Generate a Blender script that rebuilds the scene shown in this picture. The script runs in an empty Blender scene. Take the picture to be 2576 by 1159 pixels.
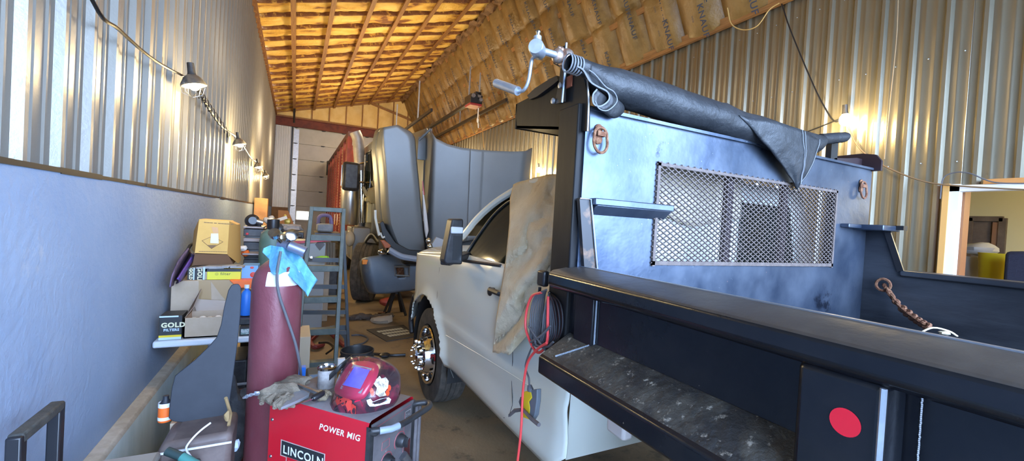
import bpy, math, random
from mathutils import Vector, Matrix, noise
random.seed(7)
C = bpy.context.scene.collection
W, HH, F, EYE = 2576, 1159, 1068.0, 1.65
YAW, PITCH, ROLL = math.radians(27.1), math.radians(-1.0), math.radians(3.3)
fwd = Vector((math.sin(YAW)*math.cos(PITCH), math.cos(YAW)*math.cos(PITCH), math.sin(PITCH)))
_r0 = Vector((math.cos(YAW), -math.sin(YAW), 0)); _u0 = _r0.cross(fwd)
rgt = _r0*math.cos(ROLL)+_u0*math.sin(ROLL); upv = -_r0*math.sin(ROLL)+_u0*math.cos(ROLL)
EO = Vector((0, 0, EYE))
# measuring helpers: where the sight line of a measured point meets a real plane of the place
def ray(x, y): return fwd+rgt*((x-W/2)/F)-upv*((y-HH/2)/F)
def oX(x, y, X): d = ray(x, y); return EO+d*(X/d.x)
def oY(x, y, Y): d = ray(x, y); return EO+d*(Y/d.y)
def oZ(x, y, Z): d = ray(x, y); return EO+d*((Z-EYE)/d.z)
def oP(x, y, p0, n): d = ray(x, y); n = Vector(n); return EO+d*((Vector(p0)-EO).dot(n)/d.dot(n))
V = Vector
ORG = {}

# ---------- materials ----------
MATS = {}
def mat(name, col, rough=.6, metal=0, col2=None, scale=5, thr=(.4, .65), bump=0, bscale=40, emis=0, spec=None, detail=4,
        rough2=None, stretch=None, alpha=None, coat=0, trans=0, layer=None):
    m = bpy.data.materials.new(name); m.use_nodes = True; nt = m.node_tree; n = nt.nodes; L = nt.links
    b = n['Principled BSDF']
    b.inputs['Base Color'].default_value = (*col, 1); b.inputs['Roughness'].default_value = rough
    b.inputs['Metallic'].default_value = metal
    if spec is not None: b.inputs['Specular IOR Level'].default_value = spec
    if coat: b.inputs['Coat Weight'].default_value = coat; b.inputs['Coat Roughness'].default_value = .08
    if trans: b.inputs['Transmission Weight'].default_value = trans
    if alpha is not None: b.inputs['Alpha'].default_value = alpha
    if emis:
        b.inputs['Emission Color'].default_value = (*col, 1); b.inputs['Emission Strength'].default_value = emis
    tc = None
    def coords():
        nonlocal tc
        if tc is None:
            g = n.new('ShaderNodeNewGeometry'); tc = g.outputs['Position']
            if stretch:
                mp = n.new('ShaderNodeMapping'); mp.inputs['Scale'].default_value = stretch
                L.new(tc, mp.inputs['Vector']); tc = mp.outputs['Vector']
        return tc
    def nz(sc, det=detail, r=.6):
        t = n.new('ShaderNodeTexNoise'); t.inputs['Scale'].default_value = sc; t.inputs['Detail'].default_value = det
        t.inputs['Roughness'].default_value = r
        L.new(coords(), t.inputs['Vector']); return t.outputs['Fac']
    if col2:
        cr = n.new('ShaderNodeValToRGB'); L.new(nz(scale), cr.inputs['Fac'])
        cr.color_ramp.elements[0].position = thr[0]; cr.color_ramp.elements[1].position = thr[1]
        cr.color_ramp.elements[0].color = (*col, 1); cr.color_ramp.elements[1].color = (*col2, 1)
        out = cr.outputs['Color']
        for (c3, sc3, t3) in (layer or []):
            r3 = n.new('ShaderNodeValToRGB'); L.new(nz(sc3, 6, .7), r3.inputs['Fac'])
            r3.color_ramp.elements[0].position = t3[0]; r3.color_ramp.elements[1].position = t3[1]
            r3.color_ramp.elements[0].color = (0, 0, 0, 1); r3.color_ramp.elements[1].color = (1, 1, 1, 1)
            mx = n.new('ShaderNodeMix'); mx.data_type = 'RGBA'
            L.new(r3.outputs['Color'], mx.inputs[0]); L.new(out, mx.inputs[6]); mx.inputs[7].default_value = (*c3, 1)
            out = mx.outputs[2]
        L.new(out, b.inputs['Base Color'])
        if emis: L.new(out, b.inputs['Emission Color'])
        if rough2 is not None:
            mr = n.new('ShaderNodeMapRange'); L.new(nz(scale), mr.inputs['Value'])
            mr.inputs['From Min'].default_value = thr[0]; mr.inputs['From Max'].default_value = thr[1]
            mr.inputs['To Min'].default_value = rough; mr.inputs['To Max'].default_value = rough2
            L.new(mr.outputs[0], b.inputs['Roughness'])
    if bump:
        bp = n.new('ShaderNodeBump'); bp.inputs['Strength'].default_value = min(1, bump); bp.inputs['Distance'].default_value = .02
        L.new(nz(bscale), bp.inputs['Height']); L.new(bp.outputs['Normal'], b.inputs['Normal'])
    MATS[name] = m; return m

# ---------- mesh builder ----------
class MB:
    def __init__(s): s.v = []; s.f = []; s.m = []; s.T = None; s.sm = []
    def add(s, vs, fs, mi=0, smooth=False):
        o = len(s.v)
        for p in vs:
            p = V(p); s.v.append(s.T @ p if s.T is not None else p)
        for k, f in enumerate(fs):
            s.f.append(tuple(i+o for i in f)); s.m.append(mi[k] if isinstance(mi, (list, tuple)) else mi); s.sm.append(smooth)
        return s
    def box(s, a, b, mi=0):
        x0, x1 = sorted((a[0], b[0])); y0, y1 = sorted((a[1], b[1])); z0, z1 = sorted((a[2], b[2]))
        vs = [(x0,y0,z0),(x1,y0,z0),(x1,y1,z0),(x0,y1,z0),(x0,y0,z1),(x1,y0,z1),(x1,y1,z1),(x0,y1,z1)]
        return s.add(vs, [(0,3,2,1),(4,5,6,7),(0,1,5,4),(1,2,6,5),(2,3,7,6),(3,0,4,7)], mi)
    def obox(s, c, ax, ay, az, mi=0):   # oriented box: centre and three half-axis vectors
        c, ax, ay, az = map(V, (c, ax, ay, az))
        vs = [c+i*ax+j*ay+k*az for k in (-1,1) for (i,j) in ((-1,-1),(1,-1),(1,1),(-1,1))]
        return s.add(vs, [(0,3,2,1),(4,5,6,7),(0,1,5,4),(1,2,6,5),(2,3,7,6),(3,0,4,7)], mi)
    def beam(s, p, q, w, h, up=(0,0,1), mi=0):   # bar of section w x h from p to q
        p, q = V(p), V(q); d = q-p; L = d.length; d.normalize(); u = V(up)
        sd = d.cross(u)
        if sd.length < 1e-4: sd = d.cross(V((1,0,0)))
        sd.normalize(); u = sd.cross(d).normalized()
        return s.obox((p+q)/2, d*L/2, sd*w/2, u*h/2, mi)
    def prism(s, poly, d, mi=0, mi_side=None):   # planar polygon (3D points) extruded by vector d
        n = len(poly); d = V(d); P = [V(p) for p in poly]
        vs = P+[p+d for p in P]
        fs = [tuple(range(n)), tuple(range(2*n-1, n-1, -1))]+[(i, i+n, (i+1) % n+n, (i+1) % n) for i in range(n)]
        ms = [mi, mi]+[mi if mi_side is None else mi_side]*n
        return s.add(vs, fs, ms)
    def tube(s, pts, r, n=8, mi=0, cap=True, closed=False):
        pts = [V(p) for p in pts]; N = len(pts); vs = []; pu = None
        for i, p in enumerate(pts):
            a = pts[i-1] if (i or closed) else p; b = pts[(i+1) % N] if (i < N-1 or closed) else p
            t = (b-a).normalized()
            u = (pu-t*pu.dot(t)) if pu is not None else t.orthogonal()
            if u.length < 1e-5: u = t.orthogonal()
            u.normalize(); pu = u; w = t.cross(u); rr = r[i] if isinstance(r, (list, tuple)) else r
            for k in range(n):
                an = 2*math.pi*k/n; vs.append(p+(u*math.cos(an)+w*math.sin(an))*rr)
        fs = []
        for i in range(N if closed else N-1):
            j = (i+1) % N
            for k in range(n): fs.append((i*n+k, i*n+(k+1) % n, j*n+(k+1) % n, j*n+k))
        if cap and not closed: fs += [tuple(range(n-1, -1, -1)), tuple((N-1)*n+k for k in range(n))]
        return s.add(vs, fs, mi, True)
    def lathe(s, prof, c=(0,0,0), ax=(0,0,1), n=24, mi=0, a0=0, a1=360):
        ax = V(ax).normalized(); u = ax.orthogonal().normalized(); w = ax.cross(u); c = V(c); vs = []; full = abs(a1-a0) >= 360
        m = n if full else n+1
        for (r, h) in prof:
            for k in range(m):
                an = math.radians(a0+(a1-a0)*k/n); vs.append(c+ax*h+(u*math.cos(an)+w*math.sin(an))*r)
        fs = []
        for i in range(len(prof)-1):
            for k in range(n):
                k2 = (k+1) % m; fs.append((i*m+k, i*m+k2, (i+1)*m+k2, (i+1)*m+k))
        return s.add(vs, fs, mi, True)
    def grid(s, fn, nu, nv, mi=0, keep=None, smooth=True):
        vs = [fn(i/nu, j/nv) for j in range(nv+1) for i in range(nu+1)]; fs = []
        for j in range(nv):
            for i in range(nu):
                if keep is None or keep(i, j):
                    a = j*(nu+1)+i; fs.append((a, a+1, a+nu+2, a+nu+1))
        return s.add(vs, fs, mi if not callable(mi) else 0, smooth)
    def ball(s, c, r, n=10, mi=0, sc=(1,1,1), bumpy=0, seed=0):
        c = V(c); vs = []; fs = []; m = max(5, n//2+1)
        for j in range(m+1):
            th = math.pi*j/m
            for k in range(n):
                ph = 2*math.pi*k/n; d = V((math.sin(th)*math.cos(ph), math.sin(th)*math.sin(ph), math.cos(th)))
                rr = r*(1+bumpy*noise.noise(d*1.7+V((seed, seed*2, 0))))
                vs.append(c+V((d.x*sc[0], d.y*sc[1], d.z*sc[2]))*rr)
        for j in range(m):
            for k in range(n): fs.append((j*n+k, (j+1)*n+k, (j+1)*n+(k+1) % n, j*n+(k+1) % n))
        return s.add(vs, fs, mi, True)
    def text(s, txt, size, org, ex, ey, mi=0, ext=0.0, off=.0, shear=0):   # lettering in the plane (ex, ey)
        c = bpy.data.curves.new('t', 'FONT'); c.body = txt; c.size = size; c.extrude = 0; c.shear = shear
        c.offset = off; c.resolution_u = 3; c.space_character = 1.12
        o = bpy.data.objects.new('t', c); C.objects.link(o); bpy.context.view_layer.update()
        me = o.evaluated_get(bpy.context.evaluated_depsgraph_get()).to_mesh()
        ex, ey = V(ex).normalized(), V(ey).normalized(); nn = ex.cross(ey)
        s.add([V(org)+ex*v.co.x+ey*v.co.y+nn*(v.co.z+ext) for v in me.vertices], [tuple(p.vertices) for p in me.polygons], mi)
        bpy.data.objects.remove(o); bpy.data.curves.remove(c); return s
    def build(s, name, mats, parent=None, bevel=0, thick=0, base=None, sub=0, angle=38):
        if not isinstance(mats, (list, tuple)): mats = [mats]
        me = bpy.data.meshes.new(name)
        if parent is not None: org = ORG[parent.name]
        elif base is not None: org = V(base)
        else:
            xs = [p.x for p in s.v]; ys = [p.y for p in s.v]; zs = [p.z for p in s.v]
            org = V(((min(xs)+max(xs))/2, (min(ys)+max(ys))/2, min(zs)))
        me.from_pydata([p-org for p in s.v], [], s.f)
        for m in mats: me.materials.append(m)
        for p, mi, sm in zip(me.polygons, s.m, s.sm): p.material_index = mi; p.use_smooth = sm or bevel > 0
        me.validate(); me.update()
        try: me.set_sharp_from_angle(angle=math.radians(angle))
        except Exception: pass
        o = bpy.data.objects.new(name, me); C.objects.link(o); ORG[o.name] = org
        if parent is not None: o.parent = parent
        else: o.location = org
        if thick:
            md = o.modifiers.new('s', 'SOLIDIFY'); md.thickness = thick; md.offset = 0
        if bevel:
            md = o.modifiers.new('b', 'BEVEL'); md.width = bevel; md.segments = 2; md.limit_method = 'ANGLE'
            md.angle_limit = math.radians(40)
        if sub:
            md = o.modifiers.new('u', 'SUBSURF'); md.levels = sub; md.render_levels = sub
        return o
def thing(name, loc, label, cat, group=None):
    o = bpy.data.objects.new(name, None); o.empty_display_size = .1; C.objects.link(o); o.location = loc; ORG[o.name] = V(loc)
    return tag(o, label, cat, group)
def tag(o, label, cat=None, group=None):
    o['label'] = label
    if cat: o['category'] = cat
    if group: o['group'] = group
    return o
def struct(o, label=None): 
    o['kind'] = 'structure'
    if label: o['label'] = label
    return o
def copy_tree(o, parent=None):
    c = o.copy(); C.objects.link(c)
    if parent is not None: c.parent = parent
    ORG[c.name] = ORG[o.name].copy()
    for ch in list(o.children): copy_tree(ch, c)
    return c
def lerp(a, b, t): return a+(b-a)*t
def poly_at(pts, t):   # point at fraction t along a polyline
    L = [0]
    for a, b in zip(pts, pts[1:]): L.append(L[-1]+(V(b)-V(a)).length)
    d = t*L[-1]
    for i in range(len(pts)-1):
        if d <= L[i+1] or i == len(pts)-2:
            k = (d-L[i])/max(1e-9, L[i+1]-L[i]); return V(pts[i]).lerp(V(pts[i+1]), min(1, max(0, k)))
def smoothpts(pts, n=24):   # Catmull-Rom through points
    P = [V(p) for p in pts]; P = [P[0]*2-P[1]]+P+[P[-1]*2-P[-2]]; out = []
    seg = len(P)-3
    for i in range(seg):
        for k in range(max(2, n//seg)):
            t = k/max(2, n//seg); a, b, c, d = P[i:i+4]
            out.append(.5*((2*b)+(c-a)*t+(2*a-5*b+4*c-d)*t*t+(3*b-a-3*c+d)*t**3))
    out.append(P[-2]); return out
def nz(x, y=0, z=0): return noise.noise(V((x, y, z)))

# ---------- palette ----------
m_conc = mat('floor concrete', (.17,.12,.07), .5, 0, (.30,.22,.13), 1.1, (.3,.7), .25, 30, rough2=.75, layer=[((.05,.04,.03), 2.3, (.58,.72)), ((.36,.29,.2), 5, (.62,.8))])
m_bluewall = mat('pale blue painted concrete', (.24,.32,.45), .7, 0, (.31,.38,.49), 1.6, (.3,.7), .25, 25, layer=[((.22,.29,.42), 7, (.66,.8)), ((.45,.47,.5), 3, (.66,.8))])
m_siding = mat('bare steel siding', (.27,.255,.225), .32, .35, (.31,.295,.26), .8, (.3,.7), .05, 60)
m_siding_r = mat('tan steel siding', (.205,.182,.128), .30, .55, (.25,.225,.165), .8, (.3,.7), .05, 60)
m_kerbtop = mat('worn kerb top', (.36,.31,.24), .8, 0, (.45,.4,.33), 14, bump=.3)
m_kerb = mat('washed grey kerb', (.38,.47,.48), .8, 0, (.46,.55,.56), 6, bump=.2, stretch=(1,1,.3))
m_wood = mat('framing lumber', (.34,.17,.055), .7, 0, (.24,.11,.035), 6, stretch=(8,.6,8), bump=.1)
m_wood_d = mat('dark rafter lumber', (.17,.065,.025), .8, 0, (.27,.12,.035), 9, layer=[((.55,.32,.07), 6, (.55,.62))], bump=.3)
m_kraft = mat('kraft paper facing', (.20,.12,.038), .42, 0, (.28,.175,.06), 4, (.35,.7), .8, 9, layer=[((.16,.09,.035), 3, (.60,.78))])
m_ink = mat('blue printing ink', (.035,.05,.09), .7)
m_black = mat('black metal', (.012,.012,.014), .35)
m_blackpl = mat('black plastic', (.018,.018,.02), .45, 0, (.04,.04,.042), 20)
m_rubber = mat('tyre rubber', (.035,.033,.032), .8, 0, (.075,.068,.06), 8, bump=.2)
m_tread = mat('dusty tread', (.04,.036,.03), .85, 0, (.085,.072,.058), 14, bump=.3)
m_brush = mat('brushed bright metal', (.72,.70,.66), .28, 1)
m_stack = mat('tan heat stained pipe', (.36,.31,.25), .5, .3, (.28,.24,.2), 6)
m_chrome = mat('chrome', (.75,.75,.77), .08, 1)
m_steel = mat('grey steel', (.35,.36,.38), .35, .9, (.25,.25,.26), 18)
m_galv = mat('galvanised steel', (.42,.46,.52), .42, .7, (.52,.56,.62), 25)
m_rust = mat('rusty steel', (.16,.06,.03), .85, .2, (.30,.15,.08), 60, bump=.4, bscale=90)
m_white = mat('white truck paint', (.72,.74,.66), .28, 0, coat=.6)
m_redsteel = mat('red oxide steel', (.16,.035,.02), .7, 0, (.09,.02,.015), 5)
m_redbox = mat('red painted steel', (.28,.045,.03), .55, 0, (.16,.03,.02), 4, bump=.1)
m_doorpan = mat('off white door panel', (.50,.48,.42), .55, 0, (.44,.42,.36), 2)
m_hood = mat('flat grey truck paint', (.135,.14,.138), .42, .1, (.155,.16,.158), 2, (.3,.7), layer=[((.30,.31,.31), 5, (.70,.82))])
m_bedblk = mat('black bed paint', (.008,.009,.012), .2, 0, (.014,.014,.016), 6, (.4,.7), .04, 20, layer=[((.16,.14,.12), 30, (.70,.77))], spec=.28)
m_beddirt = mat('dirty black ledge', (.02,.02,.02), .6, 0, (.06,.055,.045), 9, (.45,.6), .5, 25, layer=[((.30,.27,.22), 34, (.58,.66))])
m_railtop = mat('dusty rail top', (.05,.043,.038), .42, .1, (.075,.065,.055), 6, (.4,.7), .1, 30, layer=[((.2,.17,.14), 50, (.7,.76))])
m_postblk = mat('matte black plate', (.007,.007,.008), .5, 0, (.014,.013,.012), 9, spec=.2, stretch=(3,3,.6))
m_head = mat('worn steel headboard', (.055,.075,.115), .34, .75, (.13,.155,.20), 3.2, (.38,.66), .12, 9, rough2=.42, layer=[((.02,.025,.04), 5, (.63,.7)), ((.55,.3,.24), 24, (.70,.74)), ((.6,.65,.7), 42, (.70,.73))])
m_inner = mat('scuffed bed inside', (.025,.027,.033), .35, .4, (.06,.065,.075), 5, (.4,.7), .1, 30, stretch=(1,.25,1), layer=[((.3,.33,.36), 30, (.69,.74))])
m_mesh = mat('rusty expanded metal', (.10,.075,.065), .6, .1, (.15,.115,.10), 40)
m_tarp = mat('black vinyl tarp', (.015,.017,.020), .5, 0, (.026,.028,.031), 10, bump=.35, bscale=18)
m_stitch = mat('grey stitching', (.22,.23,.25), .7)
m_canvas = mat('stained canvas', (.56,.46,.30), .9, 0, (.68,.60,.44), 4, (.35,.65), .6, 26, layer=[((.30,.2,.11), 6, (.64,.78)), ((.2,.13,.08), 22, (.70,.75))])
m_glass = mat('dark window glass', (.008,.012,.010), .05, 0, spec=.4)
m_bulb = mat('lit bulb', (1,.80,.42), .5, emis=70)
m_redwel = mat('red welder enamel', (.50,.008,.02), .4, 0, coat=.3)
m_dust = mat('dusty welder top', (.17,.15,.15), .8, 0, (.23,.20,.2), 12, (.3,.7), .2, 40, layer=[((.45,.05,.06), 9, (.68,.74))])
m_panelg = mat('grey control panel', (.10,.09,.095), .5, 0, (.14,.125,.125), 12)
m_lblwhite = mat('white lettering', (.75,.78,.8), .6)
m_argon = mat('maroon cylinder paint', (.15,.035,.045), .36, .1, (.20,.06,.07), 5, (.35,.7), .1, 40, layer=[((.35,.22,.26), 22, (.70,.78))], stretch=(1,1,.6))
m_towel = mat('blue shop towel', (.10,.32,.50), .9, 0, (.16,.42,.58), 14, layer=[((.06,.07,.09), 9, (.60,.72))], bump=.3)
m_card = mat('cardboard', (.42,.32,.22), .85, 0, (.48,.37,.27), 5)
m_tape = mat('packing tape', (.38,.25,.12), .3)
m_cardy = mat('yellow cardboard', (.72,.42,.11), .75, 0, (.66,.37,.09), 6)
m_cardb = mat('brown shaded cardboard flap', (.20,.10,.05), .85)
m_ladder = mat('grey green fibreglass', (.06,.078,.07), .55, 0, (.09,.11,.10), 14, layer=[((.35,.36,.33), 40, (.68,.73))])
m_tabletop = mat('white table plastic', (.62,.66,.70), .5)
m_guard = mat('dark grey moulded plastic', (.012,.015,.022), .6, 0, (.017,.02,.028), 12)
m_leather = mat('dirty leather', (.15,.12,.085), .9, 0, (.25,.20,.145), 20, bump=.6, bscale=60)
m_tote = mat('dusty brown plastic', (.11,.08,.07), .6, 0, (.16,.12,.105), 10)
m_yellow = mat('yellow plastic', (.75,.55,.02), .5)
m_orange = mat('orange plastic', (.85,.15,.02), .5)
m_blue = mat('blue plastic', (.02,.16,.6), .4)
m_purple = mat('purple grey nylon', (.10,.075,.13), .7, 0, (.16,.11,.22), 9)
m_redcord = mat('red cable', (.75,.06,.06), .45)
m_greycord = mat('grey cable', (.09,.09,.10), .6)
m_office = mat('cream office wall', (.60,.53,.30), .8)
m_trimw = mat('white trim', (.72,.71,.68), .55)
m_cream = mat('cream sticker', (.62,.55,.42), .6, 0, (.3,.25,.2), 40, (.5,.6))
# ================= THE BUILDING =================
XL, XR, YB, YF = -.81, 5.05, -1.95, 18.6
def ceil_z(x): return 5.35+.285*(x+.81)
def siding(y0, y1, z0, z1, x, sgn, pitch, phase, mb=None, H=.025, minor=.0065):
    mb = mb or MB(); pts = []; k = math.floor((y0-phase)/pitch)-1
    while True:
        yc = phase+k*pitch
        if yc-pitch > y1: break
        pts += [(yc-.032, 0), (yc-.013, H), (yc+.013, H), (yc+.032, 0)]
        for q in (1/3, 2/3):
            m = yc+pitch*q; pts += [(m-.013, 0), (m-.006, minor), (m+.006, minor), (m+.013, 0)]
        k += 1
    pts = [(max(y0, min(y1, y)), d) for y, d in pts]; pts = [p for i, p in enumerate(pts) if i == 0 or p[0] > pts[i-1][0]+1e-6]
    n = len(pts)
    mb.add([(x+sgn*d, y, z0) for y, d in pts]+[(x+sgn*d, y, z1) for y, d in pts], [(i, i+1, i+1+n, i+n) for i in range(n-1)])
    return mb
# floor
struct(MB().box((-1.1, YB, -.1), (XR+.2, YF+.2, 0)).build('floor', m_conc))
m_gravel = mat('gravel yard', (.38,.36,.33), .95, 0, (.5,.48,.44), 3)
struct(MB().box((-30, YB-40, -.12), (35, YB, -.02)).build('ground', m_gravel))
# left wall: concrete below, steel siding above
struct(MB().box((-1.05, YB, 0), (XL, YF, 1.745)).build('wall_left_base', m_bluewall))
struct(siding(YB, YF, 1.76, 5.36, XL-.03, 1, .2555, 2.02).build('wall_left', m_siding))
mb = MB()
for i in range(60):
    y = YB+i*.35; mb.box((XL-.035, y, 1.742+.006*nz(y*2)), (XL+.004+.004*nz(y*3, 5), y+.385, 1.762+.006*nz(y*2, 3)))
struct(mb.build('trim_1', m_black), 'ragged dark strip between concrete and siding')
# sloped-top kerb along the left wall
mb = MB()
mb.prism([(XL, -1, 0), (XL+.07, -1, 0), (XL+.07, -1, .44), (XL+.055, -1, .46), (XL, -1, .465)], (0, 9, 0), 1)
mb.m = [1, 1, 1, 1, 0, 0, 1]
struct(mb.build('trim_2', [m_kerbtop, m_kerb], bevel=.006))
# ceiling: sprayed foam between rafters
BAY = .65; Y0 = 8.4
def foam_mat():
    m = bpy.data.materials.new('sprayed foam'); m.use_nodes = True; nt = m.node_tree; n = nt.nodes; L = nt.links; b = n['Principled BSDF']
    b.inputs['Roughness'].default_value = .75
    g = n.new('ShaderNodeNewGeometry'); mp = n.new('ShaderNodeMapping'); mp.inputs['Scale'].default_value = (.8, 2.2, 2.2)
    L.new(g.outputs['Position'], mp.inputs['Vector'])
    t = n.new('ShaderNodeTexNoise'); t.inputs['Scale'].default_value = 1.7; t.inputs['Detail'].default_value = 5; L.new(mp.outputs[0], t.inputs['Vector'])
    r = n.new('ShaderNodeValToRGB'); L.new(t.outputs['Fac'], r.inputs['Fac']); e = r.color_ramp.elements
    e[0].position = .34; e[0].color = (.20,.075,.02,1); e[1].position = .44; e[1].color = (.72,.42,.07,1)
    x = r.color_ramp.elements.new(.36); x.color = (.42,.2,.04,1); x = r.color_ramp.elements.new(.6); x.color = (.84,.58,.16,1)
    L.new(r.outputs['Color'], b.inputs['Base Color'])
    t2 = n.new('ShaderNodeTexNoise'); t2.inputs['Scale'].default_value = 9; L.new(g.outputs['Position'], t2.inputs['Vector'])
    bp = n.new('ShaderNodeBump'); bp.inputs['Strength'].default_value = .6; bp.inputs['Distance'].default_value = .05
    L.new(t2.outputs['Fac'], bp.inputs['Height']); L.new(bp.outputs[0], b.inputs['Normal']); return m
m_foam = foam_mat()
m_foamw = mat('gable foam', (.76,.52,.18), .8, 0, (.84,.62,.26), 3, bump=.5, bscale=6)
def foamz(x, y):
    f = ((y-Y0)/BAY) % 1.0
    puff = max(0, math.sin(math.pi*f))**.55
    return ceil_z(x)+.10-.095*puff-.05*nz(x*1.6, y*2.2)*puff-.03*nz(x*5, y*5, 3)
nyb = int((YF-YB)/BAY*12)
struct(MB().grid(lambda u, v: V((lerp(XL, 4.06, u), lerp(YB, YF, v), foamz(lerp(XL, 4.06, u), lerp(YB, YF, v)))), 70, nyb).build('ceiling', m_foam))
ti = 3
k = -19
while Y0+k*BAY < YF:     # rafters with foam stuck on them
    y = Y0+k*BAY; k += 1
    if y < 5 and k % 2: pass
    mb = MB(); N = 40
    def fn(u, v, y=y):
        x = lerp(XL, 4.02, u); w = .019+.008*nz(x*3, y, 1); dp = .05+.04*nz(x*1.3, y*3)
        q = [(-w, .12), (-w, -dp+.012), (0, -dp), (w, -dp+.012), (w, .12)][round(v*4)]
        return V((x, y+q[0], ceil_z(x)+.03+q[1]))
    mb.grid(fn, N, 4); struct(mb.build('trim_%d' % ti, m_wood_d)); ti += 1
for x in (-.2, .48, 1.2, 1.84, 2.52, 3.25):    # purlins under the rafters
    z = ceil_z(x)-.065
    struct(MB().prism([(x-.045, YB, z-.012), (x+.045, YB, z+.013), (x+.045, YB, z-.025), (x-.045, YB, z-.05)], (0, YF-YB, 0)).build('trim_%d' % ti, m_wood)); ti += 1
mb = MB().box((XL-.02, YB, 5.2), (XL+.03, YF, 5.37)); struct(mb.build('trim_%d' % ti, m_wood_d)); ti += 1
# steep slope of kraft-faced batts
PA, PB = V((4.0, 0, 6.72)), V((5.05, 0, 4.46)); SD = (PB-PA).normalized(); SL = (PB-PA).length; SN = V((SD.z, 0, -SD.x)); 
if SN.x > 0: SN = -SN
def batt(s, y, off=0):
    f = ((y-Y0)/BAY) % 1.0
    bay = math.floor((y-Y0)/BAY)
    b = .16*max(0, math.sin(math.pi*f))**.5*(1+.35*nz(bay*3.1, s*1.2))
    seg = abs(math.sin(math.pi*(s*3.0)))**.4
    wr = .06*nz(s*1.8+bay*7, y*3.4)+.035*nz(s*2.5+9+bay, y*9+s*2)
    return PA+SD*(s*SL)+V((0, y, 0))+SN*(b*(.6+.4*seg)+wr*(.3+.7*math.sin(math.pi*f))+off)
mb = MB().grid(lambda u, v: batt(u, lerp(YB, YF, v)), 60, int((YF-YB)/BAY*14))
yk = Y0-BAY*9
while yk < YF-.5:
    for s, sd in ((.17, 1), (.33, 5), (.5, 2), (.68, 3), (.84, 4)):
        y = yk+BAY*(.38+.12*nz(yk*5, s*9))
        p = batt(s+.03*nz(yk*3, s*7), y)+SN*.03
        if nz(yk*11, s*13) > -.28:
            mb.text('KNAUF', .125, p+V((0, -.02, 0)), SD, (0, -1, 0), 1, off=.002)
            mb.text('ooo', .05, p+V((0, .10, 0))+SD*.1, SD, (0, -1, 0), 1)
    yk += BAY
struct(mb.build('ceiling.001', [m_kraft, m_ink]), 'kraft paper faced insulation batts on the steep slope')
def slope_pt(Z): t = (PA.z-Z)/(PA.z-PB.z); return PA.lerp(PB, t)
for Z, w, nm in ((6.63, .13, 0), (5.75, .09, 0), (5.115, .09, 0), (4.50, .12, 0)):
    p = slope_pt(Z)+SN*.055; a = SD*w/2; b = SN*.022
    mb = MB().prism([p-a-b+V((0,YB,0)), p+a-b+V((0,YB,0)), p+a+b+V((0,YB,0)), p-a+b+V((0,YB,0))], (0, YF-YB, 0))
    struct(mb.build('trim_%d' % ti, m_wood)); ti += 1
p = slope_pt(4.5)+SN*.03+V((-.02, 0, -.13))
struct(MB().box((XR-.10, YB, 4.40), (XR-.045, YF, 4.45)).build('trim_%d' % ti, m_wood)); ti += 1
# crumpled batt ends along the ridge
def crum(u, v):
    y = lerp(YB, YF, v); f = ((y-Y0)/BAY) % 1
    return V((3.72+.33*u+.09*nz(y*3, u*4), y, 6.62+.12*u-.12*abs(nz(y*4.5, u*3, 5))-.13*math.sin(math.pi*u)*math.sin(math.pi*f)))
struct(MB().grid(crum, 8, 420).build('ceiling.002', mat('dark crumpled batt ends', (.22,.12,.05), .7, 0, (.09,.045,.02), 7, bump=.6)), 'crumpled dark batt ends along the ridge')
# outer roof skin keeps daylight out
struct(MB().add([(XL-.3, YB, 5.6), (4.2, YB, 7.05), (4.2, YF+.2, 7.05), (XL-.3, YF+.2, 5.6), (5.5, YB, 4.3), (5.5, YF+.2, 4.3)], [(0,1,2,3), (1,4,5,2)]).build('roof', m_siding))
# far gable: door, header, foam
FY = YF
mb = MB()
zt = lambda x: ceil_z(x)+.1
def gab(u, v):
    x = lerp(XL, 5.1, u); top = ceil_z(x)+.12 if x < 4 else 6.85-(x-4)*2.15
    z = lerp(5.22, max(5.23, top), v); f = ((x+.2)/.62) % 1
    return V((x, FY-.05*max(0, math.sin(math.pi*f))**.4-.02*nz(x*3, z*3), z))
mb.grid(gab, 90, 14)
struct(mb.build('wall_far', m_foamw), 'foam filled gable above the far door')
x = -.2
while x < 4.9:
    top = ceil_z(x)+.05 if x < 4 else 6.72-(x-4)*2.15
    struct(MB().box((x-.02, FY-.09, 5.2), (x+.02, FY-.02, top)).build('trim_%d' % ti, m_wood)); ti += 1
    x += .62
struct(MB().beam((2.6, FY-.1, 6.25), (4.6, FY-.1, 5.75), .05, .08).build('trim_%d' % ti, m_wood)); ti += 1
struct(MB().beam((XL, FY-.12, 5.35), (4.0, FY-.12, 6.66), .05, .1).build('trim_%d' % ti, m_wood)); ti += 1
struct(MB().box((XL, FY-.16, 5.12), (XR, FY-.02, 5.24)).build('trim_%d' % ti, m_wood)); ti += 1
mb = MB().box((XL, FY-.2, 4.86), (XR, FY-.185, 5.16)).box((XL, FY-.26, 5.14), (XR, FY-.13, 5.165)).box((XL, FY-.26, 4.85), (XR, FY-.13, 4.875))
struct(mb.build('trim_%d' % ti, m_redsteel), 'red oxide steel header beam over the far door'); ti += 1
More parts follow.
